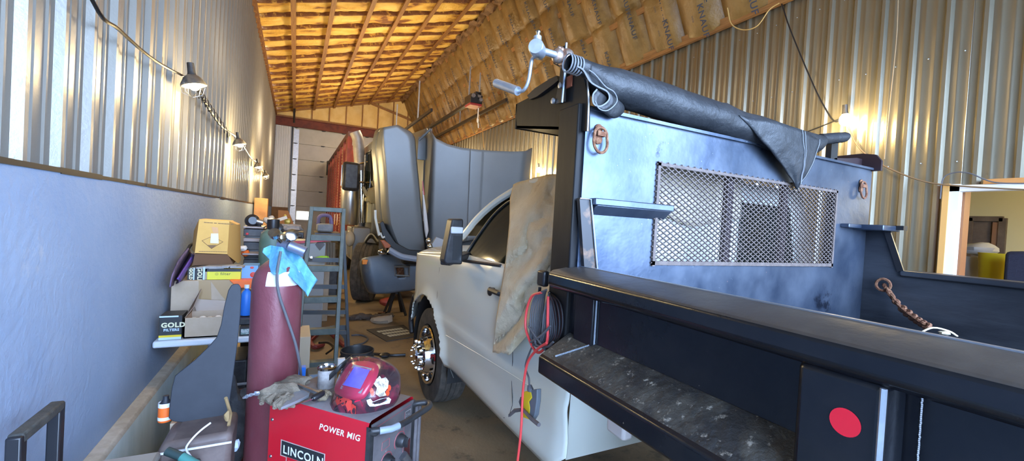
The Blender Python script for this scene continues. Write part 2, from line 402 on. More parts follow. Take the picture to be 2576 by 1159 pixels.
# wall around the far door
mb = MB().box((XL-.1, FY, 0), (-.22, FY+.1, 5.3)).box((4.55, FY, 0), (XR+.1, FY+.1, 5.3)).box((-.3, FY, 4.95), (4.6, FY+.1, 5.3))
struct(mb.build('wall_far.001', m_wood_d))
mb = MB(); n = 0; prof = []
for i in range(8):
    x0 = XL+.01+i*.078; prof += [(x0, 0), (x0+.025, 0), (x0+.035, .03), (x0+.06, .03), (x0+.07, 0)]
mb.add([(x, FY-.06-d, 1.75) for x, d in prof]+[(x, FY-.06-d, 4.98) for x, d in prof], [(i, i+1, i+1+len(prof), i+len(prof)) for i in range(len(prof)-1)])
struct(mb.build('wall_far.002', mat('pale corrugated sheet', (.62,.60,.54), .45, .3)), 'pale corrugated sheet beside the far door')
struct(MB().box((XL, FY-.09, 0), (-.25, FY-.02, 1.74)).build('wall_far.003', mat('plywood', (.22,.12,.05), .8, 0, (.3,.17,.08), 3)), 'brown plywood under the corrugated sheet')
# far overhead door of stacked panels
dr = thing('door_1', (2.15, FY+.02, 0), 'off white sectional overhead door in the far wall', 'door'); dr['kind'] = 'structure'
for i in range(8):
    z0 = .02+i*.605
    MB().box((-.2, FY+.0, z0), (4.5, FY+.05, z0+.597)).build('door_panel', m_doorpan, dr, bevel=.008)
mb = MB()
for i in range(8):
    for x in (-.13, .85, 1.6, 2.5, 3.4, 4.3):
        mb.box((x-.05, FY-.03, .6+i*.605), (x+.05, FY, .64+i*.605)).tube([(x-.07, FY-.03, .625+i*.605), (x+.09, FY-.03, .625+i*.605)], .012, 6)
mb.build('hinge', m_black, dr)
MB().box((-.25, FY+.055, -.05), (4.6, FY+.1, 4.98)).build('door_light_block', m_doorpan, dr)  # added backing sheet, blocks sky leaking through the panel gaps
MB().box((-.2, FY-.03, 0), (-.14, FY+.0, 4.86)).box((-.2, FY-.02, .02), (.0, FY-.003, 4.8)).build('door_track', m_galv, dr)
MB().box((.06, FY-.012, 1.33), (.46, FY-.004, 1.62)).build('door_window', mat('daylit door window', (.85,.93,1), .3, emis=7), dr)
MB().tube([(.02+i*.0, FY-.02, 1.30) for i in range(2)]+[(.5, FY-.02, 1.30), (.5, FY-.02, 1.65), (.02, FY-.02, 1.65), (.02, FY-.02, 1.30)], .02, 6).build('window_frame', m_trimw, dr)
struct(MB().box((-.26, FY-.14, 0), (-.2, FY-.02, 5.0)).build('trim_%d' % ti, m_black)); ti += 1
# right wall siding with the office opening (Y .2 .. 1.56, top 2.13)
DY0, DY1, DZ = -.35, 1.50, 2.17
mb = siding(YB, DY0, 0, 4.5, XR, -1, .2375, 1.42, None, .028, .004)
siding(DY0, DY1, DZ, 4.5, XR, -1, .2375, 1.42, mb, .028, .004)
siding(DY1, YF, 0, 4.5, XR, -1, .2375, 1.42, mb, .028, .004)
struct(mb.build('wall_right', m_siding_r))
struct(MB().box((XR+.02, YB, -.1), (XR+.1, DY0, 4.6)).box((XR+.02, DY1, -.1), (XR+.1, YF, 4.6)).box((XR+.02, DY0, DZ), (XR+.1, DY1, 4.6)).build('wall_right_core', m_wood_d))
screws = MB()
k = 0
for i in range(14):
    for z in (1.2, 2.4, 3.35, 4.2): screws.ball((XR-.006, 1.42+.2375*i+.12, z+.015*nz(i*3, z)), .006, 6)
struct(screws.build('trim_%d' % ti, m_galv), 'rows of small siding screws'); ti += 1
# office opening trim and the room behind
tr = thing('door_2', (XR, .6, 0), 'white trimmed office opening in the right wall', 'door'); tr['kind'] = 'structure'
MB().box((XR-.045, DY1-.005, 0), (XR+.02, DY1+.085, DZ+.03)).box((XR-.045, DY0-.08, 0), (XR+.02, DY0, DZ+.03)).build('door_casing', m_trimw, tr, bevel=.004)
MB().box((XR-.055, DY1+.06, 0), (XR-.01, DY1+.1, DZ+.035)).build('casing_edge', mat('bare wood edge', (.6,.33,.1), .6), tr)
MB().box((XR-.045, DY0, DZ-.035), (XR+.02, DY1+.08, DZ+.02)).build('door_head', m_trimw, tr, bevel=.004)
MB().box((XR-.05, DY0, DZ+.02), (XR-.01, 1.36, DZ+.06)).build('head_board', mat('orange wood strip', (.50,.22,.06), .6), tr)
MB().box((XR+.02, DY1-.02, 0), (XR+.14, DY1+.06, DZ)).build('door_jamb', mat('stained jamb', (.26,.10,.035), .5), tr)
OX = 7.4
mb = MB().box((OX, -2.5, 0), (OX+.1, 4, 2.7)).box((XR+.12, 3.9, 0), (OX, 4, 2.7)).box((XR+.12, -2.6, 0), (OX, -2.5, 2.7))
struct(mb.build('wall_office', m_office))
struct(MB().box((XR+.1, -2.6, 2.65), (OX+.1, 4, 2.75)).build('ceiling.003', m_office), 'office ceiling')
struct(MB().box((XR+.1, -2.6, -.1), (OX+.1, 4, 0)).build('floor.001', mat('office floor', (.2,.16,.12), .6)), 'office floor')
a, b = oX(2442, 552, OX-.02), oX(2525, 565, OX-.02)
m_recess = mat('dim doorway recess', (.10,.07,.05), .8, 0, (.16,.12,.09), 4)
w2 = thing('window_1', (OX, a.y, 0), 'dark framed opening in the cream office wall', 'window'); w2['kind'] = 'structure'
MB().box((OX-.03, b.y, .9), (OX-.01, a.y, a.z)).build('recess', m_recess, w2)
MB().box((OX-.07, a.y-.03, .9), (OX-.02, a.y+.03, a.z+.02)).box((OX-.07, b.y-.03, .9), (OX-.02, b.y+.03, a.z+.02)).box((OX-.07, b.y, a.z-.02), (OX-.02, a.y, a.z+.04)).build('window_frame', m_recess, w2)
c1, c2 = oX(2495, 600, OX-.05), oX(2518, 600, OX-.05)
MB().box((OX-.06, c2.y, .9), (OX-.035, c1.y, a.z-.03)).build('board', mat('brown office board', (.24,.12,.06), .7), w2)
struct(MB().box((XR+.14, 1.62, 0), (XR+.5, 1.75, 2.6)).build('trim_%d' % ti, m_office), 'cream wall return beside the jamb'); ti += 1
def pt(x, y, X): return oX(x, y, X)
q = pt(2460, 690, 6.6)
tag(MB().lathe([(0, 0), (.14, 0), (.16, .38), (.165, .39), (.15, .39), (.14, .02)], (q.x, q.y, q.z-.2), n=20).build('bucket', mat('white plastic', (.6,.6,.58), .5)), 'white plastic bucket inside the office, left of the yellow one', 'bucket')
tag(MB().ball((q.x, q.y, q.z+.275), .15, 12, 0, (1, .9, .5), .3).build('plastic_bag', mat('dirty white plastic', (.4,.38,.35), .6)), 'crumpled dirty white bag on the white office bucket', 'bag')
q = pt(2512, 690, 6.3)
tag(MB().lathe([(0, 0), (.13, 0), (.15, .4), (.155, .41), (.14, .41), (.13, .02)], (q.x, q.y, q.z-.2), n=20).build('bucket', m_yellow), 'yellow plastic bucket inside the office', 'bucket')
a, b = pt(2532, 632, 5.9), pt(2590, 720, 5.9)
mb = MB().prism([(5.85, a.y, .6), (5.85, a.y, a.z), (5.85, a.y-.1, a.z+.01), (5.85, -.3, a.z-.03), (5.85, -.3, .6)], (.12, 0, 0))
tag(mb.build('jacket', mat('navy cloth', (.015,.015,.03), .9, bump=.4), bevel=.03), 'dark navy jacket hanging in the office opening', 'jacket')
q = pt(2465, 705, 5.6)
tag(MB().ball((q.x, q.y, q.z-.02), .09, 12, 0, (1, 1.4, .5), .3).build('cap', mat('black cloth', (.015,.014,.014), .9)), 'black rounded cloth cap behind the bed side, under the office buckets', 'cap')
# back wall with the open vehicle door behind the camera
struct(MB().box((-1.1, YB-.1, 0), (-.79, YB, 5.4)).box((4.95, YB-.1, 0), (XR+.2, YB, 5.4)).box((-1.1, YB-.1, 4.3), (XR+.2, YB, 7.1)).build('wall_back', m_siding_r))
# far-door lift tracks and operator under the steep slope
op = thing('door_opener', (3.9, 10.5, 4.6), 'black and silver chain door opener hanging under the kraft batts', 'door opener')
def opx(x, y, X=3.95): return oX(x, y, X)
a = opx(1190, 253)
MB().box((a.x-.16, a.y-.25, a.z-.12), (a.x+.16, a.y+.2, a.z+.1)).box((a.x-.05, a.y-.3, a.z+.08), (a.x+.1, a.y, a.z+.16)).build('motor', m_black, op, bevel=.01)
mb = MB()
for dx, dz in ((-.1,.05),(.05,.07),(.1,-.02)): mb.tube([(a.x+dx, a.y-.3, a.z+dz), (a.x+dx, a.y+.05, a.z+dz)], .05, 12)
mb.build('gear', m_steel, op)
MB().box((a.x-.18, a.y-.28, a.z-.19), (a.x+.14, a.y+.1, a.z-.13)).build('cover', mat('dark red cover', (.25,.02,.02), .5), op, bevel=.01)
MB().beam((a.x-.12, a.y, a.z), (a.x-.12, a.y, a.z+.85), .03, .03, (0,1,0)).beam((a.x+.16, a.y, a.z), (a.x+.16, a.y, a.z+.75), .03, .03, (0,1,0)).build('hanger', m_galv, op)
MB().beam((a.x-.02, a.y+.1, a.z-.02), (a.x-.02, YF-.3, a.z-.02), .10, .07).build('rail', m_black, op)
MB().tube([(a.x+.12, a.y-.1, a.z-.15), (a.x+.12, a.y-.1, a.z-.45), (a.x+.15, a.y-.1, a.z-.7)], .014, 6).ball((a.x+.12, a.y-.1, a.z-.5), .045, 8, 0, (.7,.7,1.6)).build('pull_cord', m_trimw, op)
for X in (3.2, 4.55):
    t = thing('door_rail', (X, 14, 4.6), 'dark lift rail of the far door, %s of the opener' % ('left' if X < 4 else 'right'), 'door rail')
    z = 4.62 if X < 4 else 4.7
    MB().beam((X, 11.5 if X < 4 else 9.6, z), (X, YF-.3, z), .06, .08).build('rail', m_black, t)
    for y in (13, 16.2):
        MB().beam((X, y, z), (X, y, z+(.75 if X > 4 else 1.2)), .04, .02, (0,1,0)).build('hanger', m_galv, t)
# steel rod in the far left corner
tag(MB().tube([(-.19, 17.9, 4.9), (-.2, 17.9, 5.5)], .035, 8).build('pipe', m_black), 'dark vertical pipe at the left side of the far door', 'pipe')
# ---------- string lights ----------
def wire(name, pts, r, m, label, cat='cable', n=30): return tag(MB().tube(smoothpts(pts, n), r, 6).build(name, m), label, cat)
LZ = [(oX(485, 205, -.70)), oX(601, 358, -.70), oX(649, 416, -.70)]
wire('light_cord', [(-.76, .9, 3.0), (-.76, 1.7, 2.78), oX(232, 0, -.76), oX(300, 75, -.76), oX(390, 152, -.76), oX(470, 196, -.76)], .008, m_black, 'black light cord sagging down the left siding to the nearest cage lamp')
wire('light_cord', [oX(490, 215, -.76), oX(530, 280, -.76), oX(560, 320, -.76), oX(600, 350, -.76), oX(630, 395, -.76), oX(650, 412, -.76), oX(668, 440, -.76)], .011, m_black, 'black light cord joining the cage lamps further down the left siding')
mb = MB()
for i in range(10):
    p = oX(498+i*8, 240+i*11, -.77); mb.tube([p+V((.02, .1*math.cos(a), .05*math.sin(a))) for a in [k*.5 for k in range(9)]], .004, 5)
tag(mb.build('wire_coil', m_black), 'loose spiral of black wire on the left siding past the nearest lamp', 'wire')
def cage_lamp(p, label, size=1, mount=(0, 0, 1), grp=None, em=1, shade=True):
    t = thing('cage_lamp', p, label, 'lamp', 'caged lamps on the left siding' if p[0] < 0 else 'bulbs on the right siding'); x, y, z = p
    MB().lathe([(.0, .13), (.022, .13), (.025, .06), (.03, .04)], p, (-.15, 0, 1), 14).build('socket', m_blackpl, t)
    if shade: MB().lathe([(.03, .045), (.05, .03), (.075, -.01), (.08, -.03), (.075, -.032), (.048, .02), (.02, .03)], p, (-.25, 0, 1), 20).build('lamp_shade', m_steel, t)
    MB().ball((x+.01, y, z-.02), .038 if shade else .055, 14, 0, (1, 1, 1.15)).build('bulb', m_bulb, t)
    if shade:
        mb = MB()
        for k in range(6):
            a = k*math.pi/3; mb.tube([V(p)+V((.075*math.cos(a), .075*math.sin(a), -.03)), V(p)+V((.06*math.cos(a), .06*math.sin(a), -.09)), V(p)+V((0, 0, -.115))], .002, 4)
        mb.build('cage', m_steel, t)
    l = bpy.data.lights.new('bulb_light', 'POINT'); l.energy = 60*em; l.color = (1, .74, .36); l.shadow_soft_size = .05
    o = bpy.data.objects.new('bulb_light', l); C.objects.link(o); o.location = (x+(.22 if x < 0 else -.25), y-.02, z-.08)
    return t
cage_lamp(tuple(LZ[0]), 'nearest caged work lamp lit on the left siding', em=.35)
cage_lamp(tuple(LZ[1]), 'second caged lamp on the left siding, smaller in view than the nearest', em=1.0)
cage_lamp(tuple(LZ[2]), 'third lit lamp on the left siding, with a bright glare', em=1.6)
p = oX(668, 440, -.72)
cage_lamp(tuple(p), 'fourth and furthest lamp on the left siding, small and pale', em=1.2)
cage_lamp(tuple(oX(2126, 296, 4.93)), 'bright glowing bulb on the right siding above the bed, near the tarp end', em=.45, shade=False)
cage_lamp(tuple(oX(1355, 425, 4.93)), 'bright bulb on the right siding between the grey hood and the canvas', em=1.6, shade=False)
cage_lamp((4.93, 12.8, 3.0), 'bulb on the right siding behind the grey hood', em=2.0, shade=False)
wire('light_cord', [oX(1965, 5, 4.97), oX(1990, 80, 4.97), oX(2040, 200, 4.97), oX(2070, 262, 4.97), oX(2100, 305, 4.97), oX(2125, 290, 4.97)], .007, m_black, 'thin dark cord running down the right siding to the bulb over the bed')
wire('light_cord', [oX(2110, 300, 4.97), oX(2060, 320, 4.97), oX(2020, 335, 4.97)], .006, m_black, 'short dark cord running left from the bulb behind the tarp')
wire('light_cord', [oX(2130, 310, 4.97), oX(2160, 370, 4.97), oX(2220, 415, 4.97), oX(2320, 455, 4.97), oX(2420, 468, 4.97), oX(2600, 478, 4.97)], .007, mat('brownish cord', (.16,.10,.05), .6), 'brown cord swagged along the right siding above the office opening')
wire('light_cord', [oX(2365, 500, 4.97), oX(2372, 450, 4.97), oX(2400, 434, 4.97), oX(2440, 436, 4.97), oX(2500, 458, 4.97), oX(2600, 462, 4.97)], .005, m_greycord, 'thin grey looped cord above the corner of the office opening')
wire('cord', [oX(2260, -10, 4.98), oX(2255, 100, 4.98), oX(2240, 250, 4.98), oX(2225, 400, 4.98)], .004, mat('pale brown cord', (.35,.25,.14), .6), 'thin pale brown cord hanging straight down the right siding')
wire('cord', [oX(1830, 20, 4.6), oX(1840, 60, 4.6), oX(1870, 75, 4.6), oX(1905, 65, 4.6), oX(1935, 25, 4.6), oX(1960, 8, 4.6)], .006, mat('straw coloured rope', (.55,.38,.14), .8), 'straw coloured rope drooping from the wooden eave board', 'rope')
wire('cord', [oX(1205, 288, 4.0), oX(1212, 320, 4.0), oX(1216, 350, 4.0), oX(1217, 372, 4.0)], .008, mat('amber pull rope', (.45,.26,.08), .8), 'amber pull rope hanging below the door opener', 'rope')
# ================= THE WHITE DUMP TRUCK =================
tk = thing('dump_truck', (2.1, 2.5, 0), 'white single cab pickup chassis with a black steel dump bed, parked along the right', 'truck')
XC = 2.09   # centre line
def sideX(z):
    pr = [(.40, 1.16), (.48, 1.135), (.56, 1.10), (.70, 1.105), (.84, 1.09), (.88, 1.10), (1.1, 1.095), (1.30, 1.10), (1.37, 1.125), (1.40, 1.14), (1.95, 1.37)]
    for (a, xa), (b, xb) in zip(pr, pr[1:]):
        if z <= b: t = (z-a)/(b-a); return xa+(xb-xa)*max(0, t)
    return pr[-1][1]
def oS(x, y, off=0):
    X = 1.1
    for _ in range(8): p = oX(x, y, X); X = sideX(p.z)+off
    return oX(x, y, X)
WY, WZ, WR, AR = 3.73, .42, .42, .535
def topz(y): 
    if y < 2.95: return 1.40
    if y < 4.2: return lerp(1.40, 1.30, (y-2.95)/1.25)
    return 1.30-.12*((y-4.2)/.33)**2
def botz(y):
    if y < 1.62: return .62-(y-1.53)*.9
    if y < 3.3: return .49
    if y > 4.1: return .62
    return .49
def body(mirror):
    mb = MB(); NU, NV = 112, 34
    def fn(u, v):
        y = lerp(1.53, 4.53, u); z = lerp(botz(y), topz(y), v)
        d = math.hypot(y-WY, z-WZ)
        if d < AR and z > WZ-.3:
            k = AR/max(d, .01); y, z = WY+(y-WY)*k, WZ+(z-WZ)*k
        x = sideX(z)
        fl = max(0, 1-abs(d-AR)/.12); x -= .035*fl*fl*(z > .45)
        if y > 4.1: x += ((y-4.1)/.43)**2.2*.16
        if y < 1.6: x += (1.6-y)*.25
        return V((x if not mirror else 2*XC-x, y, z))
    def keep(i, j):
        y = lerp(1.53, 4.53, (i+.5)/NU); z = lerp(botz(y), topz(y), (j+.5)/NV); return math.hypot(y-WY, z-WZ) > AR-.02
    mb.grid(fn, NU, NV, 0, keep); return mb
cab = body(False); b2 = body(True)
cab.add(b2.v, b2.f, 0, True)
# hood, cowl and cab top deck
def hood(u, v):
    y = lerp(2.95, 4.53, v); s = abs(u*2-1); x0 = 1.115+((max(0, y-4.1))/.43)**2.2*.16; x = lerp(x0, 2*XC-x0, u)
    z = topz(y)+.085*(1-s**6)+(.03 if .25 < s < .3 else 0)*0-.05*max(0, (y-4.3)/.23)**2; return V((x, y, z))
cab.grid(hood, 40, 24)
cab.box((1.3, 4.42, .75), (2.9, 4.5, 1.24))
cab.add([(1.13, 1.55, .6), (3.05, 1.55, .6), (3.03, 1.55, 1.42), (1.15, 1.55, 1.42)], [(0,1,2,3)])
cabo = cab.build('cab', m_white, tk, thick=.006)
# rear wall and roof of the cab
mb = MB()
def roof(u, v):
    x = lerp(1.37, 2*XC-1.37, u); y = lerp(1.56, 2.45, v); s = abs(2*u-1); e = abs(2*v-1)
    return V((x, y, 1.93+.05*(1-s**4)*(1-e**4)-.03*s**8))
mb.grid(roof, 16, 12)
def rear(u, v):
    z = lerp(1.36, 1.95, v); x0 = sideX(z); return V((lerp(x0, 2*XC-x0, u), 1.555+.02*math.sin(math.pi*u)*0, z))
mb.grid(rear, 8, 8)
mb.build('cab_roof', m_white, tk, thick=.01)
MB().add([(2.22, 1.54, 1.47), (2.76, 1.54, 1.47), (2.68, 1.54, 1.84), (2.22, 1.54, 1.84)], [(0,1,2,3)]).build('rear_window', m_glass, tk)
# A pillar, door frame, side window, windshield
apil = [oS(1118, 640), oS(1166, 592), oS(1200, 551), oS(1240, 514), oS(1285, 484), oS(1330, 462), oS(1400, 448)]
MB().tube(smoothpts(apil, 30), .026, 8).build('door_frame', m_white, tk)
MB().tube([V((2*XC-p.x, p.y, p.z)) for p in smoothpts(apil, 24)], .024, 8).build('door_frame', m_white, tk)
rub = [oS(1166, 655), oS(1180, 628), oS(1205, 590), oS(1240, 543), oS(1276, 510), oS(1300, 500), oS(1420, 480), oS(1420, 670), oS(1262, 668)]
mb = MB().tube([p+V((-.003,0,0)) for p in smoothpts(rub[:6], 20)], .009, 6).tube([p+V((-.006,0,0)) for p in (rub[0], rub[-1])], .011, 6)
mb.build('window_seal', m_blackpl, tk)
MB().add([p+V((.004,0,0)) for p in rub], [tuple(range(len(rub)))]).build('side_window', m_glass, tk)
ws = [apil[1]+V((.02,0,0)), apil[3]+V((.02,0,0)), apil[4]+V((.03,.02,0))]
MB().add([ws[0], ws[1], ws[2]]+[V((2*XC-p.x, p.y, p.z)) for p in ws[::-1]], [(0,1,2,3,4,5)]).build('windshield', m_glass, tk)
mb = MB().box((1.2, 1.66, .9), (3.0, 2.9, 1.0)).box((1.35, 1.75, 1.0), (1.95, 1.9, 1.62)).box((2.3, 1.75, 1.0), (2.85, 1.9, 1.62)).box((1.3, 2.7, 1.0), (2.9, 2.95, 1.36))
mb.build('cab_interior', mat('dark seats', (.02,.02,.02), .8), tk, bevel=.03)
# panel gaps
mb = MB()
for pl in ([(1106, 672), (1100, 740), (1099, 800), (1110, 850), (1124, 905), (1141, 950)], [(1291, 880), (1288, 960), (1290, 1018), (1281, 1047), (1268, 1050)]):
    MB().tube([oS(*q, -.001) for q in pl], .0035, 5).build('door_gap', MATS.get('shadowed panel gap') or mat('shadowed panel gap', (.10,.10,.09), .8), tk)
mb = MB().tube([oS(*q, -.001) for q in [(1104, 832), (1200, 888), (1290, 943), (1340, 975)]], .0045, 6)
mb.build('body_crease', m_white, tk)
mb = MB()
for q in ((1098, 690), (1065, 668), (1088, 680)): pass
h = oS(1243, 735, -.035)
MB().tube([h+V((.03, -.09, 0)), h+V((0, -.07, .005)), h+V((0, .05, .005)), h+V((.03, .07, 0))], .017, 8).ball(h+V((0,.06,-.005)), .028, 10, 0, (.5, 1, 1)).build('door_handle', m_black, tk)
# mirror
mr = oX(1140, 608, .93); 
mx = mr.x-.01
MB().prism([(mx-.045, mr.y, mr.z-.13), (mx-.005, mr.y, mr.z+.15), (mx+.075, mr.y, mr.z+.155), (mx+.085, mr.y, mr.z-.15), (mx-.03, mr.y, mr.z-.15)], (0, .11, 0)).build('side_mirror', m_blackpl, tk, bevel=.022)
mo = tk.children[-1]
MB().box((mr.x-.02, mr.y-.008, mr.z+.055), (mr.x+.065, mr.y+.03, mr.z+.10)).build('marker_lamp', mat('clear lens', (.6,.62,.65), .2), mo, bevel=.008)
MB().box((mr.x-.0, mr.y-.006, mr.z-.12), (mr.x+.06, mr.y+.0, mr.z+.04)).build('mirror_glass', mat('mirror glass', (.05,.055,.06), .12, .3), mo)
MB().beam((mr.x-.03, mr.y+.05, mr.z-.14), (1.16, 2.96, 1.40), .08, .045).build('mirror_arm', m_blackpl, mo, bevel=.01)
# wheel
def tyre(mb, c, R, w, ax=(-1,0,0), mis=(0,1), rim=.62, blocks=0):
    r0 = R*rim
    prof = [(r0, -w*.42), (r0*1.05, -w/2), (R*.86, -w*.53), (R*.955, -w*.48)]
    mb.lathe(prof[::-1], c, ax, 48, mis[0]); mb.lathe([(r, -h) for r, h in prof], c, ax, 48, mis[0])
    g = []; N = 5
    for i in range(N):
        a = -w*.46+i*w*.92/N; b = a+w*.92/N; g += [(R-.012, a), (R*(1-.01*abs(i-2)), a+.006), (R*(1-.01*abs(i-2)), b-.006), (R-.012, b)]
    g = [(R*.955, -w*.48)]+g+[(R*.955, w*.48)]
    mb.lathe(g[::-1], c, ax, 64, mis[1])
    mb.lathe([(r0, -w*.42), (r0, w*.42)], c, ax, 32, mis[0])
    return mb
m_chrome2 = mat('dusty chrome rim', (.6,.6,.6), .18, 1, (.35,.34,.33), 20)
def front_wheel(cx, s):
    wc = (cx+.13*s, WY, WZ)
    tyre(MB(), wc, WR, .25, (-s,0,0)).build('tyre', [m_rubber, m_tread], tk)
    w = tk.children[-1]
    c = (cx, WY, WZ); a = (-s, 0, 0)
    mb = MB().lathe([(.26, 0), (.255, .012), (.235, .005), (.225, -.05), (.20, -.06), (.17, -.02), (.155, .03), (.15, .055), (.10, .065), (.098, .11), (.085, .125), (.0, .13)], c, a, 40)
    for k in range(8):
        an = k*math.pi/4+.2; p = V(c)+V((-.06*s, .125*math.cos(an), .125*math.sin(an))); mb.lathe([(.019, 0), (.019, .03), (.013, .042), (0, .044)], p, a, 8)
    for k in range(8):
        an = k*math.pi/4+.4; p = V(c)+V((-.115*s, .07*math.cos(an), .07*math.sin(an))); mb.lathe([(.01, 0), (.01, .02), (0, .026)], p, a, 8)
    mb.build('wheel_rim', m_chrome, w)
    mb = MB()
    for k in range(8):
        an = k*math.pi/4; p = V(c)+V((-.004*s, .205*math.cos(an), .205*math.sin(an)))
        mb.ball(p, .026, 10, 0, (.5, 1, 1))
    mb.build('hand_hole', m_black, w)
front_wheel(1.115, 1); front_wheel(2*XC-1.115, -1)
# dark liner and mud flap of the front wheel, front fascia, under-body
mb = MB()
arc = lambda u, r_, x_: V((x_, WY+r_*math.cos(math.radians(-8+196*u)), WZ+r_*math.sin(math.radians(-8+196*u))))
mb.grid(lambda u, v: arc(u, AR+.01, 1.13+.45*v), 30, 4)
mb.grid(lambda u, v: arc(u, lerp(AR+.01, .02, v), 1.58), 30, 3)
mb.build('wheel_liner', mat('black liner', (.01,.01,.01), .8), tk)
mb = MB()
mb.tube(smoothpts([oX(1044, 742, 1.12), oX(1036, 775, 1.13), oX(1034, 810, 1.14), oX(1037, 838, 1.15)], 12), .03, 8)
mb.box((1.2, 4.35, .45), (2.98, 4.5, .75)); mb.build('front_bumper', m_blackpl, tk, bevel=.01)
MB().box((1.45, -1.4, .72), (1.53, 4.3, .95)).box((2.65, -1.4, .72), (2.73, 4.3, .95)).box((1.45, 1.0, .6), (2.7, 1.1, .8)).box((1.3, 3.6, .36), (2.9, 3.85, .5)).build('chassis_rail', m_black, tk)
# head lamp hardware seen past the hood
# ---- rear dual wheels ----
for cx in (1.08+.11, 1.08+.38, 3.1-.11, 3.1-.38):
    tyre(MB(), (cx, 0.05, WR), WR, .235).build('tyre', [m_rubber, m_tread], tk)
# mud guard brackets and work lamp under the bed
p1 = oX(1450, 1015, 1.35)
mb = MB()
g = [oX(1445, 1035, 1.4), oX(1500, 1030, 1.4), oX(1530, 1060, 1.4), oX(1530, 1130, 1.4), oX(1500, 1130, 1.4), oX(1458, 1060, 1.4)]
mb.prism(g, (.03, 0, 0)); mb.box((1.38, .55, .62), (1.42, 1.1, .98)); mb.build('step_bracket', mat('dark bracket', (.035,.04,.045), .5), tk)
q = oX(1546, 1074, 1.12)
MB().box((q.x, q.y-.05, q.z-.035), (q.x+.05, q.y+.05, q.z+.05)).build('marker_lamp', mat('frosted lamp lens', (.55,.5,.47), .4), tk, bevel=.012)
MB().box((1.1, .0, .62), (1.12, .95, 1.06)).build('bed_apron', mat('black apron', (.02,.02,.022), .4), tk)

# ---------- dump bed ----------
BF, BB = 1.37, -1.7
bed = MB().box((.98, BB, 1.13), (3.18, BF-.02, 1.18)).box((1.3, BB, .98), (1.42, BF-.02, 1.13)).box((2.7, BB, .98), (2.82, BF-.02, 1.13)).build('dump_bed', m_inner, tk)
# headboard with window
mb = MB()
for a, b in (((.985, 1.35, 1.14), (1.38, 1.362, 2.115)), ((2.78, 1.35, 1.14), (3.18, 1.362, 2.115)), ((1.38, 1.35, 1.14), (2.78, 1.362, 1.52)), ((1.38, 1.35, 1.935), (2.78, 1.362, 2.115))): mb.box(a, b)
mb.box((.985, 1.335, 2.105), (3.18, 1.362, 2.118))
mb.build('headboard', m_head, bed)
# expanded metal screen
mb = MB(); x0, x1, z0, z1 = 1.365, 2.795, 1.505, 1.95; sx, sz = .0415, .0235; m = sz/sx
def clip(c, sg):
    pts = []
    xa, xb = x0, x1
    za, zb = c+sg*m*xa, c+sg*m*xb
    P = [(xa, za), (xb, zb)]
    t0, t1 = 0, 1
    for lim, hi in ((z0, False), (z1, True)):
        d = zb-za; t = (lim-za)/d
        if (d > 0) != hi: t0 = max(t0, t)
        else: t1 = min(t1, t)
    return None if t0 >= t1 else ((xa+(xb-xa)*t0, za+(zb-za)*t0), (xa+(xb-xa)*t1, za+(zb-za)*t1))
for sg in (1, -1):
    c = z0-abs(m*x1)-.1
    while c < z1+m*x1+.1:
        r = clip(c, sg)
        if r and abs(r[0][0]-r[1][0]) > .004: mb.beam((r[0][0], 1.347+.002*sg, r[0][1]), (r[1][0], 1.347+.002*sg, r[1][1]), .0042, .006, (0, 1, 0))
        c += sz
mb.build('expanded_metal_screen', m_mesh, bed)
mb = MB()
for a, b in (((1.37,1.34,1.5),(1.385,1.35,1.95)), ((2.775,1.34,1.5),(2.79,1.35,1.95)), ((1.37,1.34,1.505),(2.79,1.35,1.522)), ((1.37,1.34,1.932),(2.79,1.35,1.945))): mb.box(a, b)
mb.build('screen_border', m_mesh, bed)
mb = MB()
for px in (1826, 1966, 2084):
    p = oY(px, 560, 1.40); mb.box((p.x-.022, 1.385, 1.2), (p.x+.022, 1.41, 2.1))
mb.build('upright_bar', mat('dark primer bar', (.03,.015,.02), .5), bed)
mb = MB().box((1.02, 1.305, 1.738), (1.44, 1.35, 1.765)).prism([(1.03, 1.35, 1.738), (1.03, 1.305, 1.738), (1.03, 1.35, 1.70)], (.4, 0, 0)); mb.build('stake_ledge', m_head, bed, bevel=.004)
mb = MB().box((2.86, 1.305, 1.737), (3.16, 1.35, 1.76)).box((3.0, 1.2, 1.73), (3.2, 1.35, 1.762)); mb.build('stake_ledge', m_head, bed, bevel=.004)
# rusty D rings
def dring(cx, cz, sc=1, lab=None):
    y = 1.345; mb = MB()
    mb.ball((cx, y, cz+.05*sc), .024*sc, 10, 0, (1, .4, 1)).ball((cx, y, cz-.0*sc), .026*sc, 10, 0, (1, .4, 1)).box((cx-.02*sc, y-.018, cz+.012*sc), (cx+.03*sc, y, cz+.035*sc))
    R = .042*sc; mb.tube([(cx+R*math.sin(a)*1.0, y-.016-.004*math.cos(a), cz-.018*sc-R*1.25*math.cos(a)+ (.02 if math.cos(a) < -.3 else 0)*sc) for a in [k*math.pi/12 for k in range(24)]], .0075*sc, 7, closed=True)
    return mb.build('tie_down_ring', m_rust, bed)
p = oY(1503, 350, 1.35); dring(p.x, p.z, .8)
p = oY(2165, 480, 1.35); dring(p.x-.01, p.z+.01, .8)
